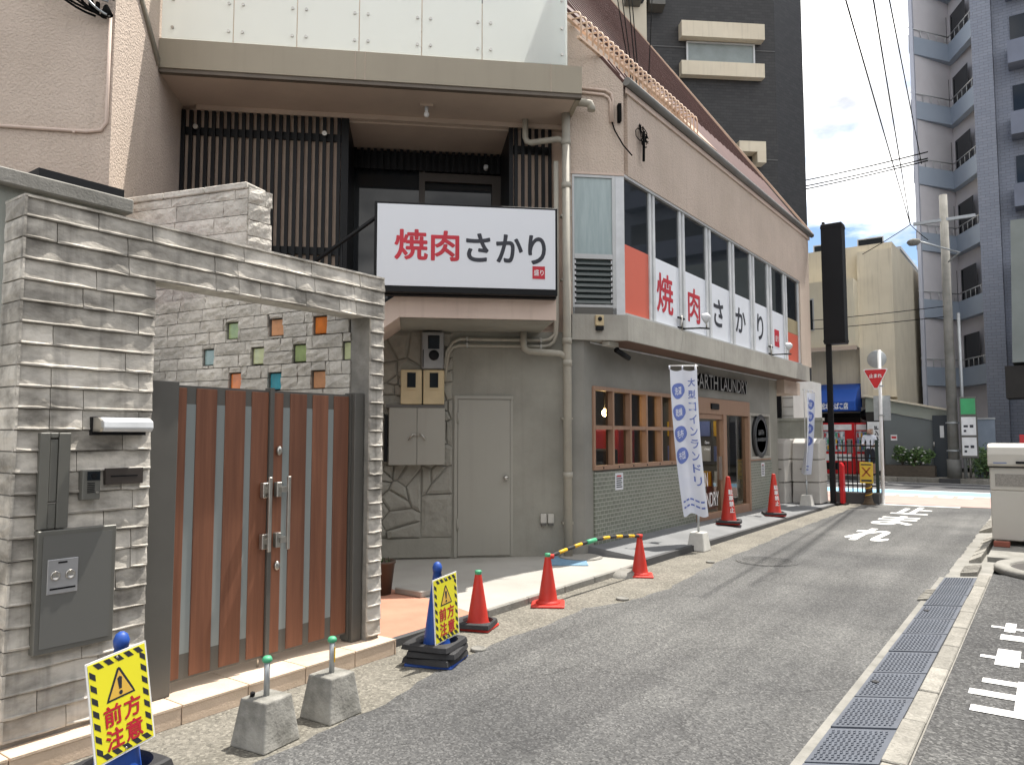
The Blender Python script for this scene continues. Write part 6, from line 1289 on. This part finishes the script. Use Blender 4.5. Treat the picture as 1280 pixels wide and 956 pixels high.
for z in (1.0, 1.9): MB().cyl((ux, 28.2, z), (ux, 28.2, z + .05), .205, n=20).obj('band', m_galv, up_)
MB().cyl((ux + .32, 28.1, .14), (ux + .30, 28.1, 5.5), .05, n=10).obj('cable_guard', m_galv, up_); MB().box(ux - .9, ux + .9, 28.1, 28.2, 8.6, 8.7).obj('cross_arm', m_galv, up_)
bs_ = thing('bus_stop_sign', (gx(1212, 27.95), 27.95, .14), 'bus stop board with green head and timetable panels', 'bus stop sign'); bxx = gx(1212, 27.95)
MB().cyl((bxx, 27.98, .14), (bxx, 27.98, .8), .03, n=10).obj('post', m_gatem, bs_); MB().cyl((bxx, 27.98, .142), (bxx, 27.98, .17), .18, n=20).obj('foot', m_gatem, bs_)
MB().box(bxx - .24, bxx + .24, 27.95, 28.02, .8, 2.75).obj('frame', m_gatem, bs_, bev=.01); MB().box(bxx - .2, bxx + .2, 27.94, 27.949, 2.2, 2.7).obj('head_panel', mat('bus_green', (.06, .42, .16), rough=.5), bs_)
for z in (.88, 1.53):
    MB().box(bxx - .2, bxx + .2, 27.94, 27.949, z, z + .58).obj('timetable', m_txt_white, bs_)
    MB().box(bxx - .14, bxx - .02, 27.936, 27.939, z + .25, z + .32).box(bxx + .03, bxx + .13, 27.936, 27.939, z + .24, z + .33).box(bxx - .14, bxx - .07, 27.936, 27.939, z + .1, z + .17).obj('print', m_txt_dark, bs_)
o = thing('blue_wall', (gx(1230, 29.2), 29.2, .14), 'pale blue-grey wall panel behind the bus stop', 'wall'); MB().box(gx(1217, 29.2), gx(1245, 29.2), 29.15, 29.3, .14, 2.05).obj('panel', mat('wall_bluegrey', (.25, .30, .37), rough=.7), o); MB().box(gx(1217, 29.2), gx(1246, 29.2), 29.12, 29.33, 2.052, 2.1).obj('cap', m_galv, o)

# apartment block with folded balconies
ap_ = thing('apartment_block', (-2.0, 32, .14), 'pale grey apartment block with folded balconies across the main road', 'building')
xL, xM, xR = on_y(1147, 300, 35).x, on_y(1196, 300, 37.0).x, on_y(1226, 300, 35).x
m_apt = mat('apt_pale', (.46, .48, .55), (.42, .44, .51), rough=.8, nsc=.6); m_aptw = mat('apt_white', (.62, .60, .62), (.56, .54, .56), rough=.8, nsc=.8); m_balcf = mat('balcony_bluegrey', (.33, .38, .45), (.30, .35, .42), rough=.7, nsc=1)
MB().prism([(xL + .1, 35.3, .14), (xM, 37.4, .14), (xR + .3, 35.6, .14), (xR + .3, 44, .14), (xL + .1, 44, .14)], (0, 0, 22.6)).obj('tower_wall', m_aptw, ap_)
MB().box(xR, xR + .70, 34.6, 35.6, .14, 23).obj('corner_column', m_purple, ap_)
for k in range(8):
    z = 3.6 + k * 2.85
    for (p, q) in (((xL - .05, 35.0), (xM, 36.9)), ((xM, 36.9), (xR, 35.0))):
        a, b = Vector((p[0], p[1], z)), Vector((q[0], q[1], z)); d = (b - a).normalized(); nn_ = Vector((d.y, -d.x, 0)); nn_ = nn_ if nn_.y < 0 else -nn_
        bo = MB().prism([a, b, b + Vector((0, .6, 0)), a + Vector((0, .6, 0))], (0, 0, .16)).obj('balcony_slab', m_balcf, ap_)
        MB().prism([a + Vector((0, 0, .16)), b + Vector((0, 0, .16)), b + Vector((0, .1, .16)), a + Vector((0, .1, .16))], (0, 0, .62)).obj('parapet', m_balcf, bo)
        MB().tube([a + Vector((0, .05, 1.12)), b + Vector((0, .05, 1.12))], .025, n=6).obj('handrail', m_alu, bo)
        for f in (.08, .3, .5, .7, .92): MB().tube([a.lerp(b, f) + Vector((0, .05, .78)), a.lerp(b, f) + Vector((0, .05, 1.12))], .015, n=5).obj('baluster', m_alu, bo)
        side = (a.lerp(b, .55), a.lerp(b, .95)) if p[0] < xM - .01 else (a.lerp(b, .08), a.lerp(b, .75))
        MB().prism([side[0] + Vector((0, .47, .2)), side[1] + Vector((0, .47, .2)), side[1] + Vector((0, .47, 2.2)), side[0] + Vector((0, .47, 2.2))], (0, .03, 0)).obj('window', m_glass, ap_)
MB().box(xL - .02, xL + .12, 34.95, 35.9, .14, 22.6).obj('end_fin', m_apt, ap_)
# dark tiled block at the right, its balconies
db = thing('tiled_block', (1, 31, .14), 'dark blue-grey tiled apartment block beside the pale one', 'building')
MB().box(xR + .71, 11, 35.0, 44, .14, 23).obj('wall', m_purple, db)
for k in range(7):
    z = 4.6 + k * 2.85
    bo = MB().box(xR + 1.2, 9, 34.2, 34.99, z, z + .9).obj('balcony', mat('balcony_dark', (.17, .19, .25), rough=.7, nsc=1), db); MB().box(xR + 1.3, 8.9, 34.95, 34.995, z + .91, z + 2.2).obj('window', m_glass, db)
MB().prism([(on_y(1262, 380, 29.3).x, 29.3, 3.9), (4, 29.3, 3.9), (4, 29.3, 8.6), (on_y(1268, 380, 29.3).x, 29.3, 8.6)], (0, 1.4, 0)).obj('stair_tower', mat('pale_green_grey', (.24, .265, .25), rough=.7, nsc=1), db)
MB().box(on_y(1252, 380, 29.3).x, 4, 29.4, 30.9, 2.75, 3.8).obj('canopy', m_darkint, db)
rs = thing('red_stand', (gx(1277, 27.9), 27.9, .14), 'small red and white stand by the dark tiled block', 'sign stand'); MB().box(gx(1275, 27.9), gx(1300, 27.9), 27.85, 27.95, 1.0, 1.55).obj('board', m_vend, rs); MB().box(gx(1258, 27.9), gx(1300, 27.9), 27.75, 28.0, .86, .9).obj('shelf', m_galv, rs)
for px in (1262, 1296): MB().box(gx(px, 27.9), gx(px, 27.9) + .04, 27.85, 27.89, .14, .86).obj('leg', m_galv, rs)

# grey block further back behind the shop
fb = thing('far_block', (-5, 40, 0), 'pale grey flat roofed building rising behind the cream shop', 'building')
fp = on_y(1125, 312, 40); MB().box(-14, fp.x, 40, 48, 0, fp.z).obj('wall', mat('far_grey', (.48, .49, .48), rough=.85, nsc=.4, streak=.2, streak_col=(.3, .3, .29)), fb)
Ff = frame((0, 40, 0), (1, 0, 0), (0, -1, 0))
for i in range(3):
    for j in range(4): win(fb, Ff, fp.x - 1.9 - i * 2.1, fp.x - .7 - i * 2.1, 3 + j * 2.3, 4.4 + j * 2.3)
MB().box(-14.05, fp.x + .05, 39.95, 48.05, fp.z, fp.z + .15).obj('roof_edge', m_galv, fb)

# building on the other side of the parking lot (seen in the window reflections)
ob = thing('facing_block', (12, 10, 0), 'grey apartment block with outside stairs facing the lane across the parking lot', 'building')
m_ob = mat('facing_grey', (.15, .15, .16), (.12, .12, .13), rough=.8, nsc=.6)
MB().box(11, 18, -14, 30, 0, 8.4).obj('wall', m_ob, ob)
Fo = frame((11, 0, 0), (0, 1, 0), (-1, 0, 0))
for j in range(3):
    bo = MB().box(9.9, 10.99, -13.5, 29.5, 1.9 + j * 2.7, 2.05 + j * 2.7).obj('gallery', m_conc_d, ob)
    for i in range(42): MB().box(9.92, 9.95, -13.4 + i, -13.36 + i, 2.05 + j * 2.7, 3.05 + j * 2.7).obj('baluster', m_black, bo)
    MB().box(9.9, 9.97, -13.5, 29.5, 3.05 + j * 2.7, 3.11 + j * 2.7).obj('handrail', m_black, bo)
    for i in range(12): win(ob, Fo, -12 + i * 3.4, -10.2 + i * 3.4, 2.4 + j * 2.7 - 2.0 if j == 0 else 2.6 + j * 2.7 - 2.4, 3.9 + j * 2.7 - 2.0 if j == 0 else 4.0 + j * 2.7 - 2.4)
MB().prism([(9.2, 2, 0), (9.2, 3.2, 0), (9.2, 13.2, 7.3), (9.2, 12, 7.3)], (.7, 0, 0)).obj('outside_stair', mat('stair_pale', (.5, .5, .5), rough=.6), ob)

# street lamp on the apartment side and overhead wires
sl = thing('street_lamp', tuple(on_y(1150, 310, 27.0)), 'grey oval street lamp on an arm under the wires', 'street lamp')
lp = on_y(1142, 303, 27.0)
MB().lathe([(.001, -.12), (.14, -.09), (.21, 0), (.17, .07), (.08, .11), (.001, .12)], n=18, o=lp).obj('lamp_head', m_conc_d, sl); MB().tube([lp + Vector((.1, 0, .03)), lp + Vector((.5, .3, -.1)), lp + Vector((1.2, .8, -.35)), Vector((ux, 28.2, lp.z - .6))], .03, n=8).obj('arm', m_galv, sl)
def wire(pts, r, label, name='overhead_wire', sag=.0):
    P0, P1 = Vector(pts[0]), Vector(pts[1])
    tag(MB().tube([P0.lerp(P1, i / 12) + Vector((0, 0, -sag * 4 * (i / 12) * (1 - i / 12))) for i in range(13)], r, n=5).obj(name, m_wire), label, 'wire', 'overhead wires')
node = on_y(1138, 281, 25.0)
for px, yy, lab in ((1040, 6, 'thin black overhead wire running up the lane sky to the junction above the street lamp'), (1082, 7, 'middle thin overhead wire running up the lane sky to the junction')):
    a = on_plane(px, -60, (0, yy + 4, 0), (0, 1, 0)); wire((a, node), .013, lab)
a = on_plane(1100, -60, (0, 12, 0), (0, 1, 0)); wire((a, on_y(1152, 205, 27.5)), .013, 'thicker black overhead wire running over the lane to the apartment block')
for py0, py1, lab in ((224, 192, 'upper of three wires crossing the sky above the main road'), (231, 200, 'middle of three wires crossing the sky above the main road'), (235, 203, 'lower of three wires crossing the sky above the main road')):
    wire((on_y(960, py0 + 11, 24), on_y(1160, py1 - 2, 24)), .019, lab, sag=.04)
for (x0, y0), (x1, y1), lab in (((1078, 318), (1138, 281), 'short slanting wire from the far building to the junction'), ((1138, 281), (1160, 300), 'short wire from the junction down to the street lamp'), ((1000, 402), (1180, 383), 'dark wire crossing in front of the cream shop'), ((1000, 413), (1180, 396), 'thin lower wire crossing in front of the cream shop')):
    wire((on_y(x0, y0, 25), on_y(x1, y1, 25)), .012, lab, sag=.02)

# person by the vending machines
def person(x, y, z, label):
    t0 = thing('person', (x, y, z), label, 'person')
    V = [(0, 0, .88), (0, .0, 1.08), (0, -.01, 1.30), (0, -.02, 1.40), (0, -.05, 1.48), (0, -.07, 1.60),
         (-.17, 0, 1.34), (-.21, -.05, 1.10), (-.14, -.20, 1.02), (-.08, -.26, 1.05),
         (.17, 0, 1.34), (.22, -.05, 1.10), (.15, -.20, 1.0), (.09, -.27, 1.03),
         (-.09, 0, .82), (-.10, -.02, .46), (-.10, .02, .08), (-.10, -.12, .03), (.09, 0, .82), (.10, .03, .46), (.11, .06, .08), (.11, -.08, .03)]
    Ed = [(0, 1), (1, 2), (2, 3), (3, 4), (4, 5), (2, 6), (6, 7), (7, 8), (8, 9), (2, 10), (10, 11), (11, 12), (12, 13), (0, 14), (14, 15), (15, 16), (16, 17), (0, 18), (18, 19), (19, 20), (20, 21)]
    Rd = [.14, .13, .14, .06, .075, .085, .065, .05, .038, .035, .065, .05, .038, .035, .095, .06, .045, .035, .095, .06, .045, .035]
    me = bpy.data.meshes.new('body'); me.from_pydata(V, Ed, []); o = bpy.data.objects.new('body', me); C.objects.link(o)
    sk = o.modifiers.new('s', 'SKIN'); o.modifiers.new('d', 'SUBSURF').levels = 2
    for i, r_ in enumerate(Rd): me.skin_vertices[0].data[i].radius = (r_, r_ * (.75 if i in (0, 1, 2) else 1))
    me.skin_vertices[0].data[0].use_root = True
    dg = bpy.context.evaluated_depsgraph_get(); m2_ = bpy.data.meshes.new_from_object(o.evaluated_get(dg)); bpy.data.objects.remove(o)
    for mm in (m_skin, m_cloth_w, m_cloth_d, m_hair): m2_.materials.append(mm)
    for p in m2_.polygons:
        c = p.center; p.use_smooth = True
        p.material_index = 1 if (.93 < c.z < 1.42 and abs(c.x) < .245 and c.y > -.14) else 2 if (.42 < c.z <= .93 and c.y > -.14) else 2 if c.z < .09 else 0
        if c.z > 1.60 or (c.z > 1.50 and c.y > -.06): p.material_index = 3
    b = bpy.data.objects.new('body', m2_); C.objects.link(b); b.parent = t0
    return t0
pp = on_z(1086, 590, .14); person(on_y(1087, 560, 28.2).x, 28.2, .14, 'person in white shirt and dark shorts standing by the vending machines')
